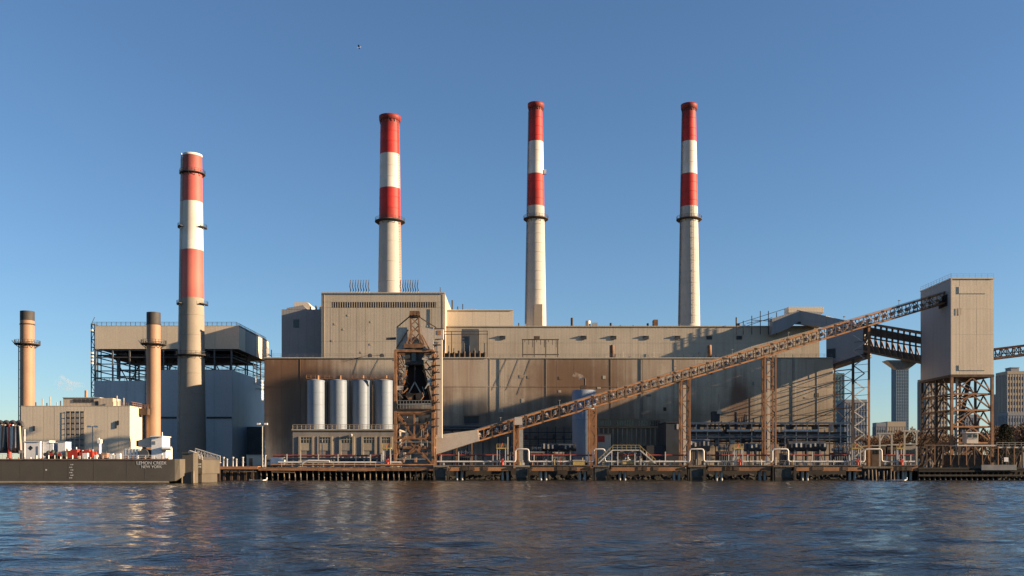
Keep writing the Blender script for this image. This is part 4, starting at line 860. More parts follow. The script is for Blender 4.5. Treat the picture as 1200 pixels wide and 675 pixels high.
# ================================================================== SHEET PILE WALL AND TIMBER WHARF (left)
Yw_ = 236.0
sp = thing('sheet_pile_wall', 'dark rusty sheet pile wall right of the barge with gangway above', 'quay wall', (XX(268,Yw_),Yw_,-1))
n_ = 16
for i in range(n_):
    a = XX(236+66*i/n_,Yw_); c = XX(236+66*(i+1)/n_,Yw_); o = .45 if i%2 else 0
    box(sp, 'sheet_pile', a+(.0 if o else .12), c-(.0 if o else .12), Yw_+o, Yw_+o+.3, -1.5, 2.75, rustdark)
box(sp, 'capping_beam', XX(236,Yw_), XX(302.5,Yw_), Yw_-.25, Yw_+2.4, 2.77, 3.5, rustorange)
for px in (262,271,280): beam(sp, 'fender_rub', P(px,552,Yw_-.5), P(px+6,553,Yw_-.5), .3, rustdark)
wh = thing('timber_wharf', 'timber wharf on a long row of piles below the silos', 'wharf', (XX(405,Yw_),Yw_,-1))
for i in range(31):
    px = 305+(508-305)*i/30; x = XX(px,Yw_)+random.uniform(-.12,.12); r = random.uniform(.15,.21)
    o = rod(wh, 'pile', (x,Yw_+.4,-1.5), (x+random.uniform(-.08,.08),Yw_+.4,2.45), r, timber); rod(o, 'tide_band', (x,Yw_+.4,-1.4), (x,Yw_+.4,random.uniform(.5,.9)), r+.03, timberdark)
    if i%2: rod(wh, 'rear_pile', (x+.6,Yw_+5,-1.5), (x+.6,Yw_+5,2.6), .2, timberdark)
for a, c in ((303,372),(372.3,440),(440.3,510)): box(wh, 'wale', XX(a,Yw_), XX(c,Yw_), Yw_-.15, Yw_+.2, 2.35+random.uniform(0,.1), 3.05, random.choice((rustorange,rust)))
for i in range(41):
    x0 = XX(303+207*i/41,Yw_); x1 = XX(303+207*(i+1)/41,Yw_); box(wh, 'deck_plank', x0+.02, x1-.02, Yw_-.1, 251, 3.08+random.uniform(0,.04), 3.35, timber)
for a, c, y in ((262,300,552),(318,345,553),(395,430,551.5)): beam(wh, 'drift_beam', P(a,y,Yw_-.4), P(c,y+.6,Yw_-.4), .22, timber)
rail(wh, [(XX(330,Yw_+1),Yw_+1,3.36),(XX(440,Yw_+1),Yw_+1,3.36)], galv, 1.05, 2.6, .08)

# ================================================================== JETTY (right) : concrete piers, rusty spans
jt = thing('jetty', 'long jetty of rusty girder spans on dark concrete piers', 'jetty', (XX(780,Yw_),Yw_,-1))
blocks = [(510,522.5),(604.5,618),(697,711),(808.5,824),(908,927)]
for a, c in blocks:
    o = box(jt, 'concrete_pier', XX(a,Yw_), XX(c,Yw_), Yw_-.2, Yw_+4, -1.5, 3.3, concdark)
    box(o, 'pier_cap', XX(a-2,Yw_), XX(c+3,Yw_), Yw_-.4, Yw_+4.4, 3.31, 3.75, concrete if random.random()<.5 else timber)
    box(o, 'tide_band', XX(a,Yw_)-.02, XX(c,Yw_)+.02, Yw_-.23, Yw_+4.02, -1.4, .75, timberdark)
    for k in range(4):
        x = XX(random.choice((a-1.5,c+1.5,c+3)),Yw_)+random.uniform(-.3,.3); beam(o, 'fender_timber', (x,Yw_-.5,-1), (x+random.uniform(-.2,.2),Yw_-.5,3.2+random.uniform(-.8,.4)), .3, timberdark)
    beam(o, 'loose_brace', (XX(c,Yw_),Yw_-.35,1.2), (XX(c+6,Yw_),Yw_-.35,3.2), .25, rustdark)
spans = [(524,601),(623,692),(716,803),(830,904),(931,1010),(1044,1076)]
for i, (a, c) in enumerate(spans):
    box(jt, 'span_girder', XX(a,Yw_), XX(c,Yw_), Yw_+.1, Yw_+.7, 2.35, 3.62, (rustorange,rustorange,rustorange,rust,sheetw if False else rustorange,rustorange)[i])
    box(jt, 'rear_girder', XX(a,Yw_), XX(c,Yw_), Yw_+3, Yw_+3.5, 2.35, 3.6, rustdark)
    k = 14
    for j in range(k):
        x0 = XX(a+(c-a)*j/k,Yw_); x1 = XX(a+(c-a)*(j+1)/k,Yw_); box(jt, 'deck_plank', x0+.02, x1-.02, Yw_-.1, Yw_+4.3, 3.63, 3.82+random.uniform(0,.03), timber)
    for px in (a+11,a+17,c-12,c-6):
        x = XX(px,Yw_); o = rod(jt, 'steel_pile', (x,Yw_+1.4,-1.5), (x,Yw_+1.4,2.34), .33, galv)
        rod(jt, 'rear_pile', (x+.5,Yw_+4.5,-1.5), (x+.5,Yw_+4.5,2.34), .3, timberdark)
    for j in range(3):
        x = XX(a+(c-a)*random.uniform(.2,.8),Yw_); box(jt, 'girder_patch', x-.8, x+.6, Yw_-.02, Yw_+.09, 2.5, 3.4, rustdark)
# timber dolphin piles near the gallery
for i in range(9):
    px = 1014+i*4.2; x = XX(px,Yw_); rod(jt, 'timber_pile', (x,Yw_+random.uniform(-.3,.5),-1.5), (x+random.uniform(-.2,.2),Yw_+.3,2.6+random.uniform(-.5,.5)), .22, timber)
box(jt, 'timber_deck', XX(1011,Yw_), XX(1046,Yw_), Yw_-.1, Yw_+5, 3.0, 3.5, timber)
for i in range(26):
    px = 1077+i*6.2; x = XX(px,Yw_); rod(jt, 'dark_pile', (x,Yw_+.3,-1.5), (x,Yw_+.3,2.2+random.uniform(0,.4)), .3, timberdark)
for z in (1.0,2.1): box(jt, 'dark_wale', XX(1076,Yw_), XX(1240,Yw_), Yw_-.3, Yw_-.02, z, z+.45, timberdark)
box(jt, 'dark_deck', XX(1076,Yw_), XX(1240,Yw_), Yw_-.1, 251, 2.7, 3.2, timberdark)
box(jt, 'pale_fender_panel', XX(1149,Yw_), XX(1190,Yw_), Yw_-.55, Yw_-.32, 2.55, 3.9, steelgrey)

# pipelines on the jetty
YP = 238.2
loops = [(604,619.5),(695.5,708.5),(808,824.5),(905,923.5),(1013,1033)]
wp = thing('white_pipeline', 'white pipeline with square raised loops running along the jetty', 'pipeline', P(800,541,YP))
zlo, zhi = ZZ(541,YP), ZZ(526.5,YP); rp = .22
xs_ = [XX(512,YP)]; b = MB(); prev = XX(512,YP)
def loop_path(x0, x1): 
    r = .5
    return [(x0-r,YP,zlo),(x0-.15,YP,zlo+.12),(x0,YP,zlo+r),(x0,YP,zhi-r),(x0+.15,YP,zhi-.12),(x0+r,YP,zhi),(x1-r,YP,zhi),(x1-.15,YP,zhi-.12),(x1,YP,zhi-r),(x1,YP,zlo+r),(x1+.15,YP,zlo+.12),(x1+r,YP,zlo)]
for a, c in loops:
    x0, x1 = XX(a,YP), XX(c,YP); MB().tube([(prev,YP,zlo),(x0-.5,YP,zlo)], rp, 10).build('pipe_run', whitepipe, wp)
    MB().tube(loop_path(x0,x1), rp+.02, 10).build('pipe_loop', whitepipe, wp); prev = x1+.5
MB().tube([(prev,YP,zlo),(XX(1072,YP),YP,zlo)], rp, 10).build('pipe_run', whitepipe, wp)
for i in range(24):
    px = 520+i*23.5; box(wp, 'pipe_saddle', XX(px,YP)-.2, XX(px,YP)+.2, YP-.3, YP+.3, 3.8, zlo-.25, galv)
rpz = ZZ(533.5,YP+.6)
rd = thing('red_pipeline', 'thin dark red pipeline on white posts above the white jetty pipe', 'pipeline', P(760,533,YP+.6))
segs = [(513,602),(622,694),(710,806),(828,903),(927,1000),(1036,1072)]
for a, c in segs:
    MB().tube([(XX(a,YP),YP+.6,rpz),(XX(c,YP),YP+.6,rpz)], .2, 8).build('pipe_run', redpipe, rd)
    k = max(2,int((c-a)/22))
    for i in range(k+1): px = a+4+(c-a-8)*i/k; beam(rd, 'post', (XX(px,YP),YP+.4,3.8), (XX(px,YP),YP+.4,rpz+random.choice((.1,.1,.9))), .22, whitepipe)
rv = random.Random(55)
for i in range(58):
    px = rv.uniform(516,1068); x = XX(px,YP); k = rv.random()
    if k < .35: o = rod(rd, 'valve_stem', (x,YP-.5,3.85), (x,YP-.5,rv.uniform(4.6,6.2)), rv.uniform(.05,.12), rv.choice((galv,whitepipe,rustdark,yellow,redpipe)))
    elif k < .6: box(rd, 'junction_box', x-.25, x+.3, YP+.8, YP+1.2, 3.85, rv.uniform(4.4,6.4), rv.choice((galv,steelgrey,yellow,rustdark,whitepipe)))
    elif k < .8: o = MB().lathe(x,YP+1.2,[(.3,3.85),(.32,4.6),(.22,4.9),(.01,5.0)],10).build('drum', rv.choice((steelblue,redmach,steelgrey,rust)), rd)
    else: beam(rd, 'loose_brace', (x,YP+.9,3.85), (x+rv.uniform(-1.5,1.5),YP+.9,rv.uniform(4.8,6.6)), .12, rv.choice((rust,galv,rustdark)))
rail(rd, [(XX(720,YP),YP+2.5,3.85),(XX(1005,YP),YP+2.5,3.85)], galv, 1.1, 2.2, .07); rail(rd, [(XX(525,YP),YP+2.5,3.85),(XX(690,YP),YP+2.5,3.85)], rustdark, 1.1, 2.2, .07)
wl2 = thing('wharf_pipeline', 'rusty and white pipes lying along the timber wharf below the silo house', 'pipeline', P(400,541,YP))
for py, dy, m, a, c in ((542,0,whitepipe,326,470),(534,1.5,redpipe,318,462),(537.5,2.2,steelblue,330,460),(545,-.6,rust,318,508)):
    MB().tube([(XX(a,YP),YP+dy,ZZ(py,YP)),(XX(c,YP),YP+dy,ZZ(py,YP))], .25, 8).build('pipe_run', m, wl2)
MB().tube([P(352,544,YP-.8),P(357,541,YP-.8),P(362,540,YP-.8),P(386,540.5,YP-.8)], .3, 8).build('pipe_elbow', whitepipe, wl2)
for px in (336,352,373,396,417,434,447,458): beam(wl2, 'post', P(px,546,YP+1), P(px,532,YP+1), .24, galv)
# fire monitor stands
def stand(px, Y, label, s=1.0):
    t = thing('monitor_stand', label, 'hydrant stand', P(px,546,Y), 'white stands with red valves on the jetty')
    x = XX(px,Y); z0 = 3.8; z1 = ZZ(526,Y)
    for sx in (-1,1):
        for sy in (0,1.4): beam(t, 'leg', (x+sx*1.05*s,Y+sy,z0), (x+sx*1.05*s,Y+sy,z1), .2, whitepipe)
    box(t, 'top_platform', x-1.25*s, x+1.25*s, Y-.2, Y+1.6, z1, z1+.3, yellow)
    rail(t, [(x-1.2*s,Y-.15,z1+.3),(x+1.2*s,Y-.15,z1+.3)], yellow, .9, .8, .1)
    rod(t, 'red_valve', (x+.25,Y-.1,z0), (x+.25,Y-.1,z0+1.6), .3, redmach); rod(t, 'red_wheel', (x+.25,Y-.45,z0+1.1), (x+.25,Y-.38,z0+1.1), .42, redmach)
    rod(t, 'riser', (x-.4,Y+.3,z0), (x-.4,Y+.3,z1), .16, whitepipe); rod(t, 'nozzle', (x-.2,Y+.5,z1+.3), (x+.3,Y+.5,z1+1.5), .14, redmach)
stand(587.5,237.6,'white stand with red valve beside the shortest conveyor trestle'); stand(865.5,237.6,'white stand with red valve between the two tall conveyor trestles')
stand(1003.5,237.8,'white stand with red valve below the zigzag stair'); stand(1055,237.8,'white stand with red valve just left of the head tower legs',.8); stand(453,238,'white stand with red valve left of the unloader foot',.9)
# stair bridge with yellow rails
sb = thing('stair_bridge', 'yellow railed stair bridge over the pipes on the jetty', 'footbridge', P(735,545,YP))
Yb2 = 237.4; zt = ZZ(527,Yb2)
box(sb, 'deck', XX(718,Yb2), XX(750,Yb2), Yb2-.3, Yb2+1.2, zt-.25, zt, whitepipe)
for a, c in ((718,701),(750,768)):
    beam(sb, 'stair_stringer', P(a,527.5,Yb2-.2), P(c,543,Yb2-.2), .3, whitepipe); beam(sb, 'stair_stringer', P(a,527.5,Yb2+1.1), P(c,543,Yb2+1.1), .3, whitepipe)
    for i in range(8): p = P(a+(c-a)*(i+.5)/8,528+15*(i+.5)/8,Yb2); box(sb, 'tread', p.x-.2, p.x+.2, Yb2-.1, Yb2+1.0, p.z-.04, p.z+.04, galv)
    b = MB(); 
    for i in range(6): p = P(a+(c-a)*i/5,527.5+15.5*i/5,Yb2-.25); b.beam(p,p+V(0,0,1.05),.09)
    b.beam(P(a,527.5,Yb2-.25)+V(0,0,1.05), P(c,543,Yb2-.25)+V(0,0,1.05), .12); b.build('stair_rail', yellow, sb)
rail(sb, [(XX(718,Yb2),Yb2-.28,zt),(XX(750,Yb2),Yb2-.28,zt)], yellow, 1.15, 1.0, .11)
for px in (717,724,744,751): beam(sb, 'post', P(px,545,Yb2), P(px,527.5,Yb2), .22, whitepipe)
for k, (px, lab) in enumerate(((728,'left of the two pale hose reels under the stair bridge'),(741,'right of the two pale hose reels under the stair bridge'))):
    t = thing('hose_reel', lab, 'hose reel', P(px,545,Yb2+1.6), 'hose reels under the stair bridge')
    b = MB(); cc = P(px,535,Yb2+1.6); 
    b.tube([cc+V(math.cos(a)*1.15,0,math.sin(a)*1.15) for a in np.linspace(0,6.2832,17)], .22, 6); b.build('rim', galv, t)
    for q in range(4): a = q*math.pi/4; beam(t, 'spoke', cc+V(math.cos(a)*1.1,0,math.sin(a)*1.1), cc-V(math.cos(a)*1.1,0,math.sin(a)*1.1), .12, rust)
    for s in (-.7,.7): beam(t, 'foot', cc+V(s,.2,-1.8), cc+V(0,.2,0), .2, yellow)
t = thing('yellow_drip_tray', 'yellow steel tray standing under the stair bridge', 'tray', P(737,544,Yb2))
box(t, 'tray', XX(730,Yb2), XX(744,Yb2), Yb2+.2, Yb2+1.2, ZZ(544,Yb2)+.02, ZZ(540.5,Yb2), yellow); box(t, 'lid', XX(729.5,Yb2), XX(744.5,Yb2), Yb2+.1, Yb2+1.3, ZZ(540.4,Yb2), ZZ(539.4,Yb2), sheetw)
t = thing('yellow_box', 'yellow steel box on the jetty left of the second trestle', 'box', P(676,544,Yb2))
box(t, 'body', XX(671.5,Yb2), XX(685,Yb2), Yb2-.2, Yb2+1, 3.85, ZZ(540,Yb2), yellow); box(t, 'lid', XX(671,Yb2), XX(685.5,Yb2), Yb2-.3, Yb2+1.1, ZZ(539.9,Yb2), ZZ(539,Yb2), sheetw)

# ================================================================== LAMP POSTS
def lamp(px, Y, ytop, label, twin=True, r=.13, z0=GL):
    t = thing('lamp_post', label, 'lamp post', (XX(px,Y),Y,z0), 'yard lamp posts')
    x = XX(px,Y); zt = ZZ(ytop,Y); rod(t, 'pole', (x,Y,z0), (x,Y,zt), r, galv)
    if twin:
        beam(t, 'arm', (x-.95,Y,zt-.1), (x+.95,Y,zt-.1), .14, galv)
        for s in (-1,1): MB().box(x+s*.95-.4, x+s*.95+.4, Y-.35, Y+.25, zt-.3, zt+.15).build('lamp_head', whiteclean, t)
lamp(108.5,254,499.5,'twin headed lamp post before the louvred turbine house'); lamp(307.5,243,496.5,'twin headed lamp post at the left edge of the stained hall wall',z0=3)
lamp(310.5,246,513,'short bare pole behind the twin headed lamp post',False)
lamp(374,243,511,'left of the two bare poles before the silo house',False); lamp(377.5,243,514,'right of the two bare poles before the silo house',False)
lamp(595,241,512,'thin bare pole right of the first jetty stand',False,.1)

# ================================================================== YARD EQUIPMENT
# tank under the conveyor
Yx = 268.0
t = thing('shaded_tank', 'tall pale tank half in blue shade under the conveyor', 'tank', P(684.5,547,Yx))
x = XX(684.5,Yx); r = 14*Yx/F
MB().lathe(x,Yx,[(r,GL-.3),(r,ZZ(458,Yx)),(r*.9,ZZ(457.4,Yx)),(.01,ZZ(457,Yx))],40).build('shell', silom, t)
for py in (475,492,510): MB().lathe(x,Yx,[(r+.002,ZZ(py,Yx)-.06),(r+.04,ZZ(py,Yx)-.05),(r+.04,ZZ(py,Yx)+.05),(r+.002,ZZ(py,Yx)+.06)],40).build('seam_ring', silom, t)
rod(t, 'vent_pipe', P(685.5,457,Yx), P(685.5,443.5,Yx), .28, rustdark); box(t, 'filter_box', XX(680.5,Yx), XX(687,Yx), Yx-1, Yx+1, ZZ(457,Yx), ZZ(452,Yx), rustdark)
beam(t, 'vent_arm', P(678,444.5,Yx), P(685.5,442.5,Yx), .25, galv)
# annex with window rows
Yv = 279.0
an = thing('annex', 'low tan annex with rows of dark windows below the hall wall', 'building', P(740,547,Yv))
box(an, 'wall', XX(697,Yv), XX(779,Yv), Yv, Yl-.2, GL-.3, ZZ(491,Yv), hall)
for i in range(26):
    if i in (6,7,15,16): continue
    a = 700+i*2.85; box(an, 'window', XX(a,Yv), XX(a+2.2,Yv), Yv-.05, Yv-.005, ZZ(499,Yv), ZZ(492.6,Yv), glassd)
for i in range(14): a = 701+i*5.5; box(an, 'pilaster', XX(a,Yv), XX(a+1.4,Yv), Yv-.35, Yv-.06, GL, ZZ(502,Yv), siloframe)
box(an, 'cornice', XX(696.5,Yv), XX(779.5,Yv), Yv-.5, Yv-.01, ZZ(501.6,Yv), ZZ(500.4,Yv), rustorange)
rb = thing('red_shed', 'small red fronted shed beside the second trestle', 'shed', P(706,530,274))
box(rb, 'wall', XX(700.5,274), XX(716,274), 274, 277, GL, ZZ(509,274), sheetw); box(rb, 'red_door', XX(700.8,274), XX(708.5,274), 273.9, 273.99, ZZ(518,274), ZZ(511,274), redmach); box(rb, 'roof', XX(700,274), XX(717,274), 273.7, 277.2, ZZ(508.9,274), ZZ(508,274), rustorange)
sw = thing('switch_house', 'plain dark box house left of the third trestle', 'building', P(789,547,262))
box(sw, 'wall', XX(780.5,262), XX(797,262), 262, 276, GL-.3, ZZ(495.5,262), bluedark); box(sw, 'roof', XX(780,262), XX(797.5,262), 261.8, 276.2, ZZ(495.4,262), ZZ(494.4,262), steel); box(sw, 'pale_door', XX(793,262), XX(795.5,262), 261.9, 261.99, ZZ(503,262), ZZ(497,262), whitepipe)
box(sw, 'lean_to', XX(758,262), XX(780,262), 262.5, 270, GL-.3, ZZ(522,262), steel)
# pale hopper with cap
hp_ = thing('dust_hopper', 'dark hopper with pale cap beside the third trestle', 'hopper', P(840,500,272))
MB().prism([(XX(835,272),ZZ(482,272)),(XX(843.5,272),ZZ(482,272)),(XX(843.5,272),ZZ(494,272)),(XX(835,272),ZZ(494,272))],272,274.5).build('bin', steel, hp_)
box(hp_, 'pale_cap', XX(840,272), XX(845,272), 271.6, 274, ZZ(485,272), ZZ(481,272), sheetw); rod(hp_, 'vent', P(842.5,481,272.5), P(842.5,462,272.5), .3, siloframe)
for s in (834,845,838): beam(hp_, 'leg', P(s,494,273), P(s+(s-839),512,273), .35, rustdark)
# two-storey pipe rack of the right yard
Yj = 268.0
pr = thing('pipe_rack', 'long grey two level pipe rack before the hall wall at right', 'pipe rack', P(890,547,Yj))
for px in range(790, 1000, 13):
    for dy in (0,4): beam(pr, 'post', (XX(px,Yj),Yj+dy,GL), (XX(px,Yj),Yj+dy,ZZ(495.5,Yj)), .26, random.choice((galv,sheetw,steelgrey)))
for py, m, w in ((495.8,galv,.45),(511.8,steelgrey,.4),(520,steelgrey,.3)): beam(pr, 'rack_beam', P(786,py,Yj), P(997,py,Yj), w, m)
for a, c in ((789,846),(852,879),(884,912),(917,958)): MB().tube([P(a,504.8,Yj-.4),P(c,504.8,Yj-.4)], .38, 8).build('white_pipe', whitepipe, pr)
for py, dy, m in ((507.5,2,rustdark),(509.5,1,steelgrey),(499,2.5,steel),(514,.5,steelblue),(517,1.5,steel)): MB().tube([P(790,py,Yj+dy),P(992,py,Yj+dy)], .3, 8).build('rack_pipe', m, pr)
for i in range(34):
    px = 792+random.uniform(0,200); py = random.choice((497,499,505,513,515)); h = random.uniform(3,9); box(pr, 'rack_box', XX(px,Yj), XX(px+random.uniform(1.5,6),Yj), Yj+.4+random.random()*2, Yj+3, ZZ(py+h,Yj), ZZ(py,Yj), random.choice((steel,rustdark,steelblue,steelgrey,sheetw,steel)))
for i in range(12):
    px = random.uniform(860,905); x = XX(px,Yj); rod(pr, 'vent_pipe', (x,Yj+2,ZZ(496,Yj)), (x,Yj+2,ZZ(random.uniform(484,493),Yj)), .14, random.choice((rustdark,steel,rust)))
rod(pr, 'tall_vent', P(862,512,Yj+2), P(862,483,Yj+2), .35, steel)
for a, c in (((932,492),(976,481)),((945,492),(976,485)),((958,494),(976,489))): beam(pr, 'stay_cable', P(*a,287), P(*c,287), .15, steel)
# blue tanks low in the yard
for px, w, h0, lab in ((816,30,514.5,'long blue tank behind the third trestle'),(945,44,517,'long dark blue tank before the right end of the hall'),(885,26,520,'short blue tank between the two tall trestles'),(655,40,520,'long dark tank in the shade left of the second trestle'),(420,60,534,'long blue tank low before the silo house')):
    Y_ = 258.0 if px != 420 else 255.0
    t = thing('yard_tank', lab, 'tank', P(px,547,Y_), 'blue tanks in the yard'); r = (529-h0)*Y_/F/2 if px != 420 else 1.0
    zc = ZZ(h0,Y_)-r; x0, x1 = XX(px-w/2,Y_), XX(px+w/2,Y_)
    b = MB(); b.tube([(x0,Y_,zc),(x0+.3,Y_,zc),(x1-.3,Y_,zc),(x1,Y_,zc)], r, 16); b.build('shell', bluedark if px in (945,655) else steelblue, t)
    for k in range(3): x = x0+(x1-x0)*(k+.5)/3; box(t, 'saddle', x-.2, x+.2, Y_-r*.7, Y_+r*.7, GL, zc, steelgrey)
    for k in range(int(w/5)): x = x0+(x1-x0)*(k+.5)/int(w/5); box(t, 'valve_box', x-.22, x+.22, Y_-r-.3, Y_-r+.1, zc-.4+random.random()*.5, zc+.6+random.random()*.5, random.choice((galv,steel,whitepipe)))
# clutter behind the jetty between trestles: transformers, coolers and pipe portals
kinds = [('transformer',605,'dark transformer behind the shortest trestle'),('transformer',630,'dark transformer between the first trestle and the pale tank'),('transformer',655,'dark transformer next to the pale tank'),('transformer',850,'dark transformer under the hopper'),('transformer',925,'dark transformer right of the last trestle'),('transformer',545,'dark transformer behind the tail enclosure'),('transformer',985,'dark brown transformer at the hall corner')]
for nm, px, lab in kinds:
    Y_ = 264.0+random.uniform(-2,4); t = thing(nm, lab, 'transformer', P(px,547,Y_), 'transformers in the yard'); x = XX(px,Y_); h = random.uniform(3.2,5.0)
    box(t, 'tank', x-2, x+2, Y_, Y_+3, GL, GL+h, random.choice((steel,rustdark,steelgrey)))
    for k in range(6): box(t, 'cooling_fin', x-1.8+k*.62, x-1.55+k*.62, Y_-.7, Y_-.01, GL+.5, GL+h-.4, steelgrey)
    for k in (-1,0,1): o = rod(t, 'bushing', (x+k*1.2,Y_+1.5,GL+h), (x+k*1.2,Y_+1.5,GL+h+1.8), .14, rustdark); 
    rod(t, 'conservator', (x-1.6,Y_+2.4,GL+h+.9), (x+1.6,Y_+2.4,GL+h+.9), .45, galv)
pb = thing('pipe_bridge', 'dark blue pipe bridge along the hall foot beside the unloader', 'pipe bridge', P(550,503,284))
box(pb, 'deck', XX(512,284), XX(600,284), 284, 287, ZZ(504.5,284), ZZ(501,284), steelblue); 
for py in (499.5,502.5): MB().tube([P(512,py,283.6),P(590,py,283.6)], .35, 8).build('pipe_run', steelblue, pb)
for px in (514,530,548,566,584,598): beam(pb, 'post', P(px,547,284.5), P(px,503,284.5), .35, steel)
rail(pb, [(XX(512,284),284,ZZ(501,284)),(XX(600,284),284,ZZ(501,284))], steelgrey, 1.1, 2, .08)
sd = thing('steel_platforms', 'dark steel access platforms in the shade behind the first trestles', 'platform', P(645,547,280))
for py in (506,514,522):
    box(sd, 'floor', XX(610,280), XX(692,280), 280, 284, ZZ(py+.8,280), ZZ(py,280), steel); rail(sd, [(XX(610,280),280,ZZ(py,280)),(XX(692,280),280,ZZ(py,280))], rustdark, 1.1, 1.6, .09)
for i in range(9): px = 611+i*10; beam(sd, 'post', P(px,547,280), P(px,500,280), .3, random.choice((steel,rustdark)))
for i in range(7): px = 615+i*11; box(sd, 'equipment_box', XX(px,280), XX(px+random.uniform(3,7),280), 281, 283, ZZ(514,280), ZZ(508+random.random()*3,280), random.choice((steel,rustdark,redpipe,steelgrey)))
box(sd, 'pale_column', XX(607.5,262), XX(613,262), 262, 264, GL, ZZ(497,262), galv)
# low yard wall / hedge of machinery left of the silos
yw = thing('yard_shed', 'pale low shed on the quay beside the twin headed lamp post', 'shed', P(298,540,250))
box(yw, 'wall', XX(289,250), XX(307,250), 250, 254, GL, ZZ(534,250), sheetw); box(yw, 'roof', XX(288.5,250), XX(307.5,250), 249.8, 254.2, ZZ(533.9,250), ZZ(533,250), galv); box(yw, 'door', XX(292,250), XX(296,250), 249.9, 249.99, GL, ZZ(537,250), rust)
yt_ = thing('yard_truck', 'pale parked box truck on the quay left of the wharf pipes', 'truck', P(322,543,246))
box(yt_, 'cargo_box', XX(317,246), XX(333,246), 246, 248.2, 3.8, ZZ(536,246), whiteclean); box(yt_, 'cab', XX(312.5,246), XX(316.7,246), 246.1, 248.1, 3.6, ZZ(538,246), sheetw); box(yt_, 'windscreen', XX(313,246), XX(316,246), 246.02, 246.09, ZZ(541,246), ZZ(539,246), glassd)
for px in (314.5,321,329.5):
    for yy_ in (246.2,247.9): o = rod(yt_, 'wheel', (XX(px,246),yy_-.12,3.45), (XX(px,246),yy_+.12,3.45), .45, black)
for i, px in enumerate((262,266,273,277,284.5)):
    lab = 'mooring bollard %s on the quay below the gangway' % ('nearest the barge','second from the barge','third from the barge','fourth from the barge','farthest from the barge')[i]
    t = thing('bollard', lab, 'bollard', P(px,546,240), 'bollards on the quay'); x = XX(px,240)
    MB().lathe(x,240,[(.3,3.4),(.22,3.6),(.22,ZZ(537+i%2*2,240)),(.34,ZZ(536.4+i%2*2,240)),(.3,ZZ(535.6+i%2*2,240)),(.01,ZZ(535.4+i%2*2,240))],12).build('post', galv, t); rod(t,'cross_bar',(x-.4,240,4.6),(x+.4,240,4.6),.09,galv)

# ================================================================== RIGHT END OF THE WHARF
ct = thing('control_cabin', 'small cream control cabin with two dark windows under the tower', 'cabin', P(1139,519,252))
Yn = 252.0
box(ct, 'wall', XX(1133,Yn), XX(1146.5,Yn), Yn, Yn+2.5, ZZ(519.5,Yn), ZZ(507.5,Yn), sheetw); box(ct, 'roof', XX(1131.5,Yn), XX(1148,Yn), Yn-.3, Yn+2.8, ZZ(507.4,Yn), ZZ(506.4,Yn), whiteclean)
for a, c in ((1134,1138.8),(1140.5,1145.2)):
    o = box(ct, 'window', XX(a,Yn), XX(c,Yn), Yn-.04, Yn-.006, ZZ(513,Yn), ZZ(509,Yn), glassd); box(o, 'sill', XX(a-.3,Yn), XX(c+.3,Yn), Yn-.15, Yn-.01, ZZ(513.8,Yn), ZZ(513.1,Yn), whitepipe)
fd = thing('frame_deck', 'raised deck on rusty lattice frames under the tower at right', 'deck', P(1140,547,248))
Yo = 248.5
for a, c, py in ((1083,1112,521),(1122,1168,521.2),(1168.5,1240,523.5)): box(fd, 'deck_slab', XX(a,Yo), XX(c,Yo), Yo, Yo+5, ZZ(py+1.6,Yo), ZZ(py,Yo), sheetw if a > 1100 else rustdark)
for i in range(17):
    px = 1086+i*9.3; beam(fd, 'frame_post', P(px,545,Yo), P(px,522.8,Yo), .26, rust if i%2 else rustdark)
    beam(fd, 'lattice_brace', P(px,544,Yo), P(px+9.3,524,Yo), .15, random.choice((rustdark,rustdark,rust))) if i%2 else beam(fd, 'lattice_brace', P(px,524,Yo+.1), P(px+9.3,544,Yo+.1), .15, random.choice((rustdark,steel,rust)))
box(fd, 'pale_plate', XX(1176,Yo), XX(1181,Yo), Yo-.3, Yo-.2, ZZ(541,Yo), ZZ(536,Yo), whiteclean)
box(fd, 'rust_tank', XX(1112,Yo), XX(1160,Yo), Yo+1, Yo+4, GL, ZZ(533,Yo), rustdark)
rail(fd, [(XX(1168,Yo),Yo,ZZ(523.4,Yo)),(XX(1240,Yo),Yo,ZZ(523.4,Yo))], galv, 1.1, 1.5, .08)
# chain fence of posts at right and lattice pylon behind
for i, (px, py, lab) in enumerate(((1067,505,'pale steel gantry behind the jetty between support and tower'),(1038,508,'pale steel gantry beside the gallery support'))):
    t = thing('pale_gantry', lab, 'gantry', P(px,547,285), 'pale gantries right of the hall'); 
    for s in (-7,7): beam(t, 'post', P(px+s,547,285), P(px+s,py,285), .4, galv)
    beam(t, 'beam', P(px-10,py,285), P(px+10,py,285), .5, galv)
    for s in (-1,1): beam(t, 'strut', P(px+s*7,py+9,285), P(px+s*1,py,285), .3, galv)
for i in range(3):
    px = 1030+i*18; t = thing('low_shed', ('low grey shed just right of the gallery support','low grey shed in the middle of the gap before the far tower','low grey shed just left of the head tower legs')[i], 'shed', P(px,547,295), 'low sheds in the gap left of the head tower')
    box(t, 'wall', XX(px-8,295), XX(px+8,295), 295, 303, GL, ZZ(523-i,295), random.choice((silobld,steelgrey,rustdark))); box(t, 'roof', XX(px-8.4,295), XX(px+8.4,295), 294.7, 303.3, ZZ(522.9-i,295), ZZ(521.8-i,295), galv)
    for k in range(4): box(t, 'window', XX(px-6+k*3.4,295), XX(px-4+k*3.4,295), 294.93, 294.99, ZZ(532,295), ZZ(527,295), glassd)

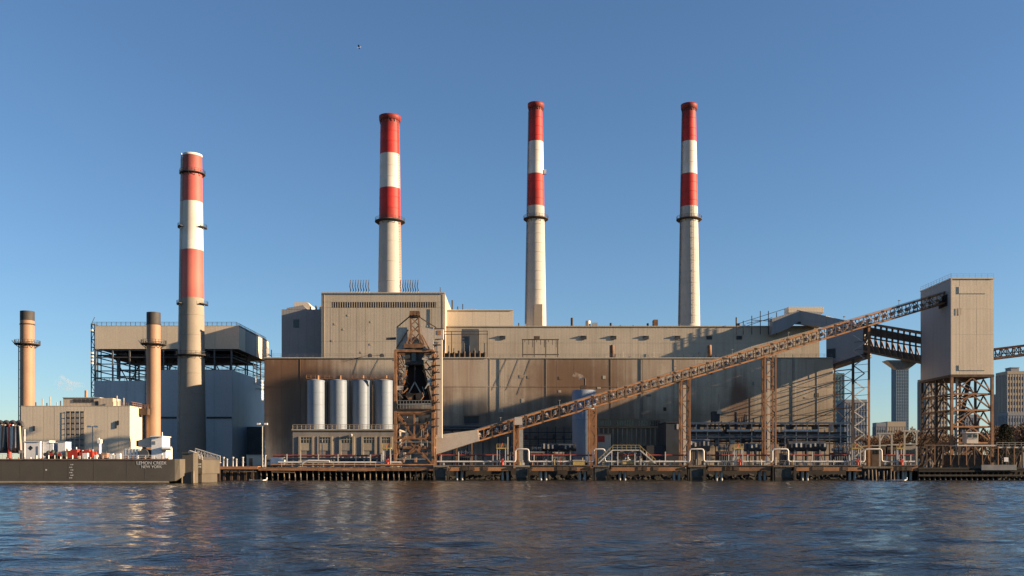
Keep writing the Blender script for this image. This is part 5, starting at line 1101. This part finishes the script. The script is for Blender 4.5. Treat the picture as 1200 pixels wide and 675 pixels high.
# ================================================================== BARGE
YB = 195.0
bg = thing('fuel_barge', 'dark brown fuel barge moored at the far left with white deckhouses', 'barge', (XX(60,YB),YB,0))
zd = ZZ(538,YB); bx0, bx1 = -135.0, XX(198,YB); bxe = XX(213,YB)
h = MB(); yb = YB+15
h.box(bx0, bx1, YB, yb, -1.2, zd); h.build('hull', hull, bg)
r = MB(); xm = XX(205.5,YB)   # raked end, rounded towards the camera
r.add([(bx1,YB,.35),(bx1+1.2,YB+.05,.45),(XX(210,YB),YB+.5,1.0),(bxe,YB+2,1.6),(bx1,YB,zd),(bx1+1.2,YB+.02,zd),(XX(210,YB),YB+.35,zd),(bxe,YB+2,zd),(bx1,yb,.35),(bxe,yb,1.6),(bx1,yb,zd),(bxe,yb,zd),(bx1,YB+.6,-1.2),(bx1,yb,-1.2)],
      [(0,1,5,4),(1,2,6,5),(2,3,7,6),(3,9,11,7),(4,5,6,7,11,10),(0,12,13,8),(0,8,9,3,2,1)]); r.build('raked_end', hull, bg)
box(bg, 'waterline_band', bx0, bx1-.1, YB-.03, YB-.004, .12, .42, hullband)
box(bg, 'rubbing_strake', bx0, bx1, YB-.12, YB-.004, zd-.22, zd+.06, rust)
def text(s, x, z, size, parent, m, Y, name='hull_lettering'):
    cu = bpy.data.curves.new(name, 'FONT'); cu.body = s; cu.size = size; cu.align_x = 'CENTER'; cu.extrude = .01
    o = bpy.data.objects.new('tmp', cu); col.objects.link(o); dg = bpy.context.evaluated_depsgraph_get()
    me = bpy.data.meshes.new_from_object(o.evaluated_get(dg)); bpy.data.objects.remove(o); me.materials.clear(); me.materials.append(m)
    return put(bpy.data.objects.new(name, me), parent, Matrix.Translation((x,Y,z)) @ Matrix.Rotation(R(90),4,'X'))
text('LEMON CREEK', XX(177.5,YB), ZZ(544.4,YB), .95, bg, whitelabel, YB-.03); text('NEW YORK', XX(177.5,YB), ZZ(548.6,YB), .82, bg, whitelabel, YB-.03)
for px in (2,24,52,80,110,148.5,170): box(bg, 'hull_seam', XX(px,YB)-.06, XX(px,YB)+.06, YB-.012, YB-.004, .45, zd-.25, hull)
for i in range(6):
    for k in (0,1): x, z = XX(82+k*2+(i%2)*1.2,YB), 1.0+i*.55; box(bg, 'draft_mark', x-.1, x+.1, YB-.02, YB-.004, z, z+.18, whitelabel)
box(bg, 'load_plate', XX(54,YB)-.15, XX(54,YB)+.15, YB-.03, YB-.005, 2.6, 2.9, whitelabel)
rail(bg, [(bx0,YB+.3,zd),(XX(15,YB),YB+.3,zd)], galv, .9, 2.2, .07); rail(bg, [(XX(120,YB),YB+.3,zd),(XX(200,YB),YB+.3,zd)], whiteclean, .8, 1.6, .07)
# fittings fixed to the barge
Yd = YB+4
dh = box(bg, 'deckhouse', XX(28,Yd), XX(47,Yd), Yd, Yd+5, zd, ZZ(518,Yd), whiteclean)
dm = MB(); cx_, cz_ = XX(36,Yd), ZZ(525,Yd); dm.prism([(cx_-.5,cz_),(cx_,cz_+.5),(cx_+.5,cz_),(cx_,cz_-.5)], Yd-.03, Yd-.005); dm.build('diamond_placard', blacklabel, dh)
box(dh, 'deckhouse_door', XX(43,Yd), XX(44.6,Yd), Yd-.04, Yd-.005, zd+.1, ZZ(523,Yd), steelgrey); box(dh, 'deckhouse_roof', XX(27.5,Yd), XX(47.5,Yd), Yd-.15, Yd+5.1, ZZ(517.9,Yd), ZZ(517.2,Yd), whiteclean)
for a, c, y0 in ((48.5,56.5,516.5),(57,61,519),(66.5,75.5,518)): o = box(bg, 'deck_locker', XX(a,Yd), XX(c,Yd), Yd+.5, Yd+3, zd, ZZ(y0,Yd), whiteclean); box(o, 'locker_lid', XX(a-.3,Yd), XX(c+.3,Yd), Yd+.4, Yd+3.1, ZZ(y0,Yd), ZZ(y0-.6,Yd), galv)
rod(bg, 'mast', (XX(29,Yd),Yd,zd), (XX(29,Yd),Yd,ZZ(503,Yd)), .1, whiteclean)
for i, (px, m, w, y0) in enumerate(((57,greenm,6,528),(62,greenm,5,527),(67,greenm,5,529),(72,steel,5,530),(77,greenm,4,528.5),(55,steel,3,530))):
    o = MB().lathe(XX(px,Yd-1.5),Yd-1.5,[(w*.09,zd),(w*.09,ZZ(y0+3,Yd)),(w*.06,ZZ(y0+1,Yd)),(.01,ZZ(y0,Yd))],10).build('pump', m, bg); rod(o, 'hand_wheel', (XX(px,Yd-1.5),Yd-2.3,zd+1.0), (XX(px,Yd-1.5),Yd-2.2,zd+1.0), .4, random.choice((redmach,steel)))
for i, (px, w, y0) in enumerate(((83,6,528),(89.5,7,526.5),(97,4,530),(104,6,527.5),(109,4,529),(124,7,531))):
    o = box(bg, 'engine_skid', XX(px-w/2,Yd), XX(px+w/2,Yd), Yd-1, Yd+1, zd+.3, ZZ(y0,Yd), redmach if i != 5 else rustorange); box(o, 'skid_frame', XX(px-w/2-.4,Yd), XX(px+w/2+.4,Yd), Yd-1.1, Yd+1.1, zd, zd+.29, steel); rod(o, 'exhaust', (XX(px,Yd),Yd,ZZ(y0,Yd)), (XX(px,Yd),Yd,ZZ(y0-2.5,Yd)), .12, random.choice((whiteclean,steel)))
for px in (94,99.5,113,130,134,139): box(bg, 'white_fitting', XX(px,Yd-2)-.3, XX(px,Yd-2)+.3+random.random()*.6, Yd-2.5, Yd-1.8, zd, zd+random.uniform(.5,1.3), whiteclean)
for i, px in enumerate(range(8,200,7)): rod(bg, 'deck_post', (XX(px,YB+.5),YB+.5,zd), (XX(px,YB+.5),YB+.5,zd+random.choice((.4,.5,.8))), .12, random.choice((whiteclean,galv,rust)))
m1 = rod(bg, 'crane_post', (XX(117,Yd),Yd,zd), (XX(117,Yd),Yd,ZZ(519,Yd)), .28, whiteclean); beam(m1, 'crane_arm', (XX(117,Yd),Yd,ZZ(521,Yd)), (XX(115.5,Yd),Yd,ZZ(513.5,Yd)), .35, whiteclean); box(m1, 'crane_head', XX(115,Yd), XX(119,Yd), Yd-.4, Yd+.4, ZZ(519.5,Yd), ZZ(515,Yd), whiteclean)
o = box(bg, 'stern_locker', XX(145.5,Yd), XX(164.5,Yd), Yd, Yd+4, zd, ZZ(526,Yd), whiteclean)
for k in range(5): x = XX(147+k*3.8,Yd); box(o, 'locker_rib', x-.08, x+.08, Yd-.1, Yd-.005, zd, ZZ(526.2,Yd), galv)
MB().tube([(XX(169.5,Yd),Yd-.5,zd+1.1),(XX(169.5,Yd),Yd+2.5,zd+1.1)], 1.0, 16).build('round_tank', steelblue, bg)
th = box(bg, 'pilot_house', XX(177.5,Yd), XX(190,Yd), Yd, Yd+4.5, zd, ZZ(512,Yd), whiteclean); box(th, 'pilot_roof', XX(176.5,Yd), XX(191,Yd), Yd-.4, Yd+4.8, ZZ(511.9,Yd), ZZ(511,Yd), whiteclean)
box(th, 'pilot_step', XX(190.1,Yd), XX(194,Yd), Yd+.2, Yd+4, zd, ZZ(525,Yd), whiteclean); box(th, 'pilot_window', XX(179,Yd), XX(182,Yd), Yd-.04, Yd-.005, ZZ(521,Yd), ZZ(517,Yd), steelgrey); rod(th, 'pilot_mast', (XX(186,Yd),Yd+2,ZZ(511,Yd)), (XX(186,Yd),Yd+2,ZZ(506,Yd)), .09, whiteclean)
cr = MB().prism([(XX(160,Yd),ZZ(523.5,Yd)),(XX(159.5,Yd),ZZ(516,Yd)),(XX(176,Yd),ZZ(511.5,Yd)),(XX(177.4,Yd),ZZ(524,Yd))], Yd+1, Yd+3.2).build('tilted_crane_house', sheetw, bg); box(cr, 'dark_end', XX(157,Yd), XX(159.4,Yd), Yd+1.2, Yd+3, ZZ(523,Yd), ZZ(516,Yd), steel)
MB().tube([(XX(191,Yd),Yd-.3,ZZ(525.5,Yd)),(XX(192,Yd),Yd-.3,ZZ(525.5,Yd)),(XX(200.5,Yd),Yd-.3,ZZ(525.8,Yd)),(XX(201.5,Yd),Yd-.3,ZZ(525.8,Yd))], .42, 12).build('life_raft_canister', whiteclean, bg)
# steel dolphin and the end of a second hull
dp = thing('mooring_dolphin', 'flat dark steel dolphin standing between the two barge ends', 'dolphin', (XX(220,197),197,0))
o = MB().box(XX(213.6,197), XX(226.5,197), 197, 200, -1, ZZ(531.5,197)).build('body', hull, dp); box(dp, 'cap', XX(213.2,197), XX(227,197), 196.8, 200.2, ZZ(531.4,197), ZZ(530.4,197), hull)
for px in (213.2,226.8): rod(dp, 'pile', (XX(px,196.8),196.7,-1), (XX(px,196.8),196.7,ZZ(552,197)), .22, timber)
b2 = thing('barge_end', 'lit blunt end of a second barge with white marks beside the dolphin', 'barge', (XX(232,200),200,0))
MB().prism([(XX(227.5,200),1.9),(XX(236.8,200),1.9),(XX(236.8,200),ZZ(539,200)),(XX(227.5,200),ZZ(535,200))],200,212).build('hull', hull, b2); box(b2, 'skeg', XX(227.5,200), XX(235.6,200), 200.5, 211, -1, 1.89, hull)
for k in (0,1):
    for j in range(4): x = XX(229.6+j*1.8,200); box(b2, 'hull_mark', x-.1, x+.1, 199.97, 199.995, ZZ(544.8+k*3.2,200), ZZ(543+k*3.2,200), whitelabel)
rail(b2, [(XX(227.5,200),200.2,ZZ(535,200)),(XX(236.8,200),200.2,ZZ(539,200))], whiteclean, .9, .6, .08)
gw = thing('gangway', 'white sloping truss gangway from the barge down to the quay', 'gangway', P(245,538,222))
for s, Y_ in ((0,221.0),(1,223.0)):
    a0_, a1_ = P(229,533,Y_), P(258,542,Y_); up = V(0,0,1.5)
    beam(gw, 'bottom_chord', a0_, a1_, .22, whitepipe); beam(gw, 'top_chord', a0_+up, a1_+up, .2, whitepipe)
    for i in range(9):
        p = a0_.lerp(a1_,i/8); beam(gw, 'post', p, p+up, .12, whitepipe)
        if i < 8: q = a0_.lerp(a1_,(i+1)/8); beam(gw, 'diagonal', p+(up if i%2 else V(0,0,0)), q+(V(0,0,0) if i%2 else up), .1, whitepipe)
beam(gw, 'walkway', P(229,533.2,222), P(258,542.2,222), 1.9, galv, .1)
beam(gw, 'landing', P(222,529,222), P(230,531.5,222), 1.6, whitepipe, .5)
for px in (232,257): beam(gw, 'support', P(px,534 if px < 240 else 542,222), V(XX(px,222),222,-1), .35, rustdark)
# hose rack at the far left edge
hr = thing('hose_rack', 'black hose rack with hanging pale hoses at the left edge', 'hose rack', P(10,530,244))
Yq_ = 244.0
for px in (-2,12,25): beam(hr, 'post', P(px,546,Yq_), P(px,497,Yq_), .5, steel)
for k in range(4):
    px = -4+k*7.5; MB().tube([P(px+1+6*math.cos(a)*.6+3,500-5.5*math.sin(a),Yq_-.4+k*.1) for a in np.linspace(0,math.pi,9)], .55, 8).build('saddle', steel, hr)
for k in range(13):
    px = 0+k*1.9; yy0 = 497+random.random()*4; m = (hosew,whiteclean,rustorange,hosew,steel,hosew,redmach)[k%7]; sway = random.uniform(-3,3)
    MB().tube([P(px,yy0,Yq_-1-.08*k),P(px+sway*.5,yy0+14,Yq_-1-.08*k),P(px+sway,yy0+random.uniform(24,34),Yq_-1-.08*k)], random.uniform(.25,.42), 7).build('hose', m, hr)
beam(hr, 'top_beam', P(-5,498,Yq_), P(26,498,Yq_), .6, steel); box(hr, 'tray', XX(-5,Yq_), XX(26,Yq_), Yq_-1.5, Yq_+1, ZZ(531,Yq_), ZZ(528,Yq_), steel)
rod(hr, 'red_drum', P(11,537,Yq_-2.5), P(11,529.5,Yq_-2.5), .55, redmach)
box(hr, 'back_plate', XX(-5,Yq_), XX(25,Yq_), Yq_+.8, Yq_+1, ZZ(531,Yq_), ZZ(499,Yq_), soot)

# ================================================================== FAR SKYLINE AND TREES (right)
def far_tower(label, px0, px1, ytop, Y, m, nx, nz, pier_m, name='far_building', depth=None, top=None, group='far city buildings'):
    t = thing(name, label, 'building', P((px0+px1)/2,547,Y), group); x0, x1 = XX(px0,Y), XX(px1,Y); z1 = ZZ(ytop,Y); dp = depth or (x1-x0)
    box(t, 'core', x0, x1, Y, Y+dp, GL, z1, m); w = (x1-x0)/nx; hgt = (z1-GL)/nz
    for i in range(nx+1):
        xx = x0+w*i; box(t, 'pier', xx-w*.16, xx+w*.16, Y-w*.15, Y-.01, GL, z1, pier_m)
    for j in range(1,nz+1):
        z = GL+hgt*j; box(t, 'spandrel', x0, x1, Y-w*.10, Y-.02, z-hgt*.42, z, pier_m)
    yn = max(2,int(dp/w)); 
    for side, xx in ((-1,x0),(1,x1)):
        if (side == -1) == (x0 > 0) or True:
            for i in range(yn+1): yy_ = Y+dp*i/yn; box(t, 'side_pier', xx+side*.01, xx+side*w*.15, yy_-w*.16, yy_+w*.16, GL, z1, pier_m)
    box(t, 'roof_parapet', x0-w*.1, x1+w*.1, Y-w*.2, Y+dp+w*.1, z1+.01, z1+hgt*.5, pier_m)
    if top:
        a, c, yt2 = top; o = box(t, 'penthouse', XX(a,Y), XX(c,Y), Y+dp*.2, Y+dp*.7, z1, ZZ(yt2,Y), m); box(o, 'penthouse_cap', XX(a,Y)-.3, XX(c,Y)+.3, Y+dp*.18, Y+dp*.72, ZZ(yt2,Y), ZZ(yt2-.7,Y), pier_m)
    return t
far_tower('tall slim blue glass tower seen below the gallery', 1050.5, 1064.5, 426, 1500, bldg_blue, 7, 34, bldg_blue, group='far city buildings')
far_tower('tan far block with grey penthouse at the right edge', 1180.5, 1206, 438.5, 760, bldg_grey, 8, 15, bldg_tan, top=(1187.5,1197,430.5))
far_tower('hazy grey stepped tower left of the tan block', 1168.5, 1180, 464, 1700, bldg_grey, 5, 18, bldg_grey, top=(1171,1177,459))
far_tower('hazy grey block low beside the tan block', 1181, 1203, 487, 640, bldg_grey, 7, 8, bldg_grey)
far_tower('teal glass block at the hall corner behind the support', 968, 989, 440, 1100, bldg_teal, 6, 20, bldg_teal)
far_tower('lower blue block behind the zigzag stair', 990, 1015.5, 472, 800, bldg_blue, 8, 10, bldg_grey)
far_tower('tan apartment block seen through the tower legs', 1086, 1110, 446, 900, bldg_grey, 7, 18, bldg_tan)
far_tower('pale low building under the slim glass tower', 1040, 1061, 500, 620, bldg_grey, 7, 4, bldg_tan)
far_tower('low dark building left of the slim glass tower', 1027, 1038, 500, 560, bldg_grey, 4, 5, bldg_grey, top=(1030,1036,496))
far_tower('low tan building behind the bare trees at right', 1196, 1216, 510, 420, bldg_grey, 6, 3, bldg_tan)
far_tower('grey block half hidden behind the tower legs', 1128, 1147, 490, 700, bldg_grey, 6, 7, bldg_grey, top=(1135,1139,482))

def bare_tree_mesh(seed, H):
    rr = random.Random(seed); trunk = MB(); crown = MB()
    def grow(p, d, ln, r, lvl):
        q = p+d*ln
        (trunk if lvl < 2 else crown).tube([p, p.lerp(q,.5)+Vector((rr.uniform(-.1,.1)*ln,rr.uniform(-.1,.1)*ln,0)), q], r, 5 if lvl < 2 else 3, r*.6)
        if lvl >= 5: return
        k = 3 if lvl == 0 else rr.choice((3,4,4)) if lvl < 4 else 4
        for i in range(k):
            a = rr.uniform(0,6.28); sp = rr.uniform(.35,.85); ax = d.cross(Vector((math.cos(a),math.sin(a),.1))).normalized()
            nd = (Quaternion(ax, sp) @ d).normalized(); nd.z += .12; nd.normalize()
            grow(p.lerp(q, rr.uniform(.55,1)), nd, ln*rr.uniform(.55,.78), max(r*.6,.055), lvl+1)
    grow(Vector((0,0,-.2)), Vector((0,0,1)), H*.3, H*.03, 0)
    return trunk, crown
protos = []
for s in range(3):
    tk, cr_ = bare_tree_mesh(20+s, 10.0); out = []
    for mb, m in ((tk,bark),(cr_,twig)):
        me = bpy.data.meshes.new('bare_tree_mesh'); me.from_pydata(mb.v, [], mb.f); me.materials.append(m); out.append(me)
    protos.append(out)
spots = [(1024,330,498),(1036,345,504),(1046,325,500),(1056,352,500),(1067,335,492),(1077,322,494),(1089,338,497),(1101,350,500),(1113,330,503),(1125,345,498),(1137,336,500),(1150,350,500),(1160,326,494),(1172,355,490),(1184,340,488),(1194,352,484),(1204,338,482),(1030,400,509),(1095,395,505),(1165,400,496),(1188,395,487)]
words_ = ['first','second','third','fourth','fifth','sixth','seventh','eighth','ninth','tenth','eleventh','twelfth','thirteenth','fourteenth','fifteenth','sixteenth','seventeenth']
for i, (px, Y, ytop) in enumerate(spots):
    lab = ('bare brown winter tree, %s from left in the row right of the gallery support' % words_[i]) if i < 17 else ('bare winter tree at the back, %s' % ('left of the pale low building','behind the tower legs','below the hazy grey tower','before the tan far block')[i-17])
    Hh = ZZ(ytop-4,Y)-GL; s = Hh/8.6
    t = thing('bare_tree', lab, 'tree', (XX(px,Y),Y,GL), 'bare trees behind the yard at right'); mt = Matrix.Translation((XX(px,Y),Y,GL)) @ Matrix.Rotation(i*1.3,4,'Z') @ Matrix.Diagonal((s*1.15,s*1.15,s,1))
    tk, cr_ = protos[i%3]; put(bpy.data.objects.new('trunk',tk), t, mt); put(bpy.data.objects.new('crown',cr_), t, mt)
# dark conifer
rr = random.Random(9); Yc_ = 292.0; px_ = 1177.5; base = P(px_,547,Yc_); Hc = ZZ(497,Yc_)-GL
t = thing('dark_conifer', 'dark broad conifer standing before the bare trees at right', 'tree', (base.x,Yc_,GL))
rod(t, 'trunk', (base.x,Yc_,GL-.2), (base.x,Yc_,GL+Hc*.9), .25, bark)
cb = MB()
for i in range(9000):
    h_ = rr.random()**.8; rad_ = (3.9*math.sqrt(max(0,1-h_*h_))*(.75+.25*min(1,h_*4))+.1)*(rr.random()**.4); a = rr.uniform(0,6.283); rad_ *= .82+.25*math.sin(a*5+h_*11)
    p = Vector((base.x+math.cos(a)*rad_, Yc_+math.sin(a)*rad_, GL+.4+h_*(Hc-.4))); d_ = Vector((math.cos(a),math.sin(a),rr.uniform(-.5,.3))).normalized()*rr.uniform(.25,.55); s_ = Vector((-math.sin(a),math.cos(a),rr.uniform(-.6,.6)))*.13
    cb.add([p-s_,p+s_,p+d_], [(0,1,2)])
cb.build('crown', needle, t)
# far wood line beyond everything, reading as one mass
wb = MB(); rr = random.Random(12)
for i in range(16000):
    x = rr.uniform(XX(960,520),XX(1260,520)); y = rr.uniform(505,540); hmax = (547-508)*520/F*(.8+.22*math.sin(x*.06)+.12*math.sin(x*.21+1)); z = GL+max(1,hmax)*rr.random()**.6
    p = Vector((x,y,z)); d_ = Vector((rr.uniform(-1,1),rr.uniform(-1,1),rr.uniform(.2,1.4))); s_ = Vector((rr.uniform(-.16,.16),rr.uniform(-.16,.16),.02)); wb.add([p-s_,p+s_,p+d_],[(0,1,2)])
tag(wb.build('far_wood', twig), 'brown line of bare woodland far behind the yard', None, None, 'stuff')

# ================================================================== GULLS
def gull(label, loc, flying):
    t = thing('gull', label, 'bird', loc); L = Vector(loc); b = MB()
    b.tube([L+V(-.28,0,.05),L+V(-.12,0,.1),L+V(.05,0,.12),L+V(.2,0,.12),L+V(.3,0,.16)], .07, 8, .05); b.build('body', gullm, t)
    if flying:
        for s in (-1,1):
            w = MB(); w.add([L+V(-.12,0,.14),L+V(.12,0,.14),L+V(.12,s*.35,.38),L+V(-.1,s*.35,.36),L+V(.0,s*.8,.2),L+V(-.12,s*.75,.18)],[(0,1,2,3),(3,2,4,5)]); w.build('wing', gulld, t)
    else:
        MB().tube([L+V(-.3,0,.12),L+V(-.05,0,.2),L+V(.12,0,.16)], .06, 6).build('folded_wings', gulld, t)
    MB().tube([L+V(.27,0,.2),L+V(.36,0,.23)], .065, 8, .05).build('head', gullm, t)
    MB().tube([L+V(.38,0,.22),L+V(.46,0,.2)], .02, 5, .008).build('beak', yellow, t)
gull('small dark gull flying high in the blue sky above left chimneys', P(420.5,56.5,150), True)
for px, Y_, lab in ((303,229,'white skiff low on the water before the timber wharf'),(1053,229,'white skiff on the water below the timber dolphin piles')):
    t = thing('skiff', lab, 'boat', (XX(px,Y_),Y_,0), 'small white skiffs'); b = MB(); x = XX(px,Y_)
    ring0 = [(x-2.4,Y_,.25),(x-1.6,Y_-.5,.2),(x+1.2,Y_-.6,.22),(x+2.2,Y_,.45),(x+1.2,Y_+.6,.22),(x-1.6,Y_+.5,.2)]; ring1 = [(x-2.2,Y_,-.1),(x-1.4,Y_-.35,-.15),(x+1.0,Y_-.4,-.15),(x+1.8,Y_,-.05),(x+1.0,Y_+.4,-.15),(x-1.4,Y_+.35,-.15)]
    b.add(ring0+ring1, [(0,6,7,1),(1,7,8,2),(2,8,9,3),(3,9,10,4),(4,10,11,5),(5,11,6,0),(11,10,9,8,7,6)]); b.build('hull', whiteclean, t); box(t, 'thwart', x-.4, x-.1, Y_-.5, Y_+.5, .14, .2, timber)
    rod(t, 'outboard', (x+1.9,Y_,.2), (x+2.05,Y_,.85), .16, whiteclean)

# ================================================================== STEAM WISPS
def steam(name, label, pts, rad0, rad1, dens):
    b = MB(); b.tube(pts, rad0, 12, rad1)
    m = bpy.data.materials.new(name); m.use_nodes = True; n = m.node_tree.nodes; l = m.node_tree.links; n.remove(n['Principled BSDF'])
    pv = n.new('ShaderNodeVolumePrincipled'); pv.inputs['Color'].default_value = (.9,.85,.82,1); g = n.new('ShaderNodeNewGeometry'); tx = n.new('ShaderNodeTexNoise'); tx.inputs['Scale'].default_value = .55; tx.inputs['Detail'].default_value = 3; l.new(g.outputs['Position'], tx.inputs[0])
    mr = n.new('ShaderNodeMapRange'); mr.inputs[1].default_value = .47; mr.inputs[2].default_value = .75; mr.inputs[4].default_value = dens; l.new(tx.outputs[0], mr.inputs[0]); l.new(mr.outputs[0], pv.inputs['Density']); l.new(pv.outputs[0], n['Material Output'].inputs['Volume'])
    tag(b.build(name, m), label, None, None, 'stuff')
steam('smoke', 'thin pale smoke drifting left from the turbine house exhaust', [P(100.5,455,264),P(96,452,264),P(88,452,264),P(78,451,264),P(68,447,264)], .5, 2.2, .30)
steam('steam', 'small wisp of steam above the pale tank', [P(685,443,268),P(682,441,268),P(677,440.5,268),P(672,438,268)], .4, .9, .30)
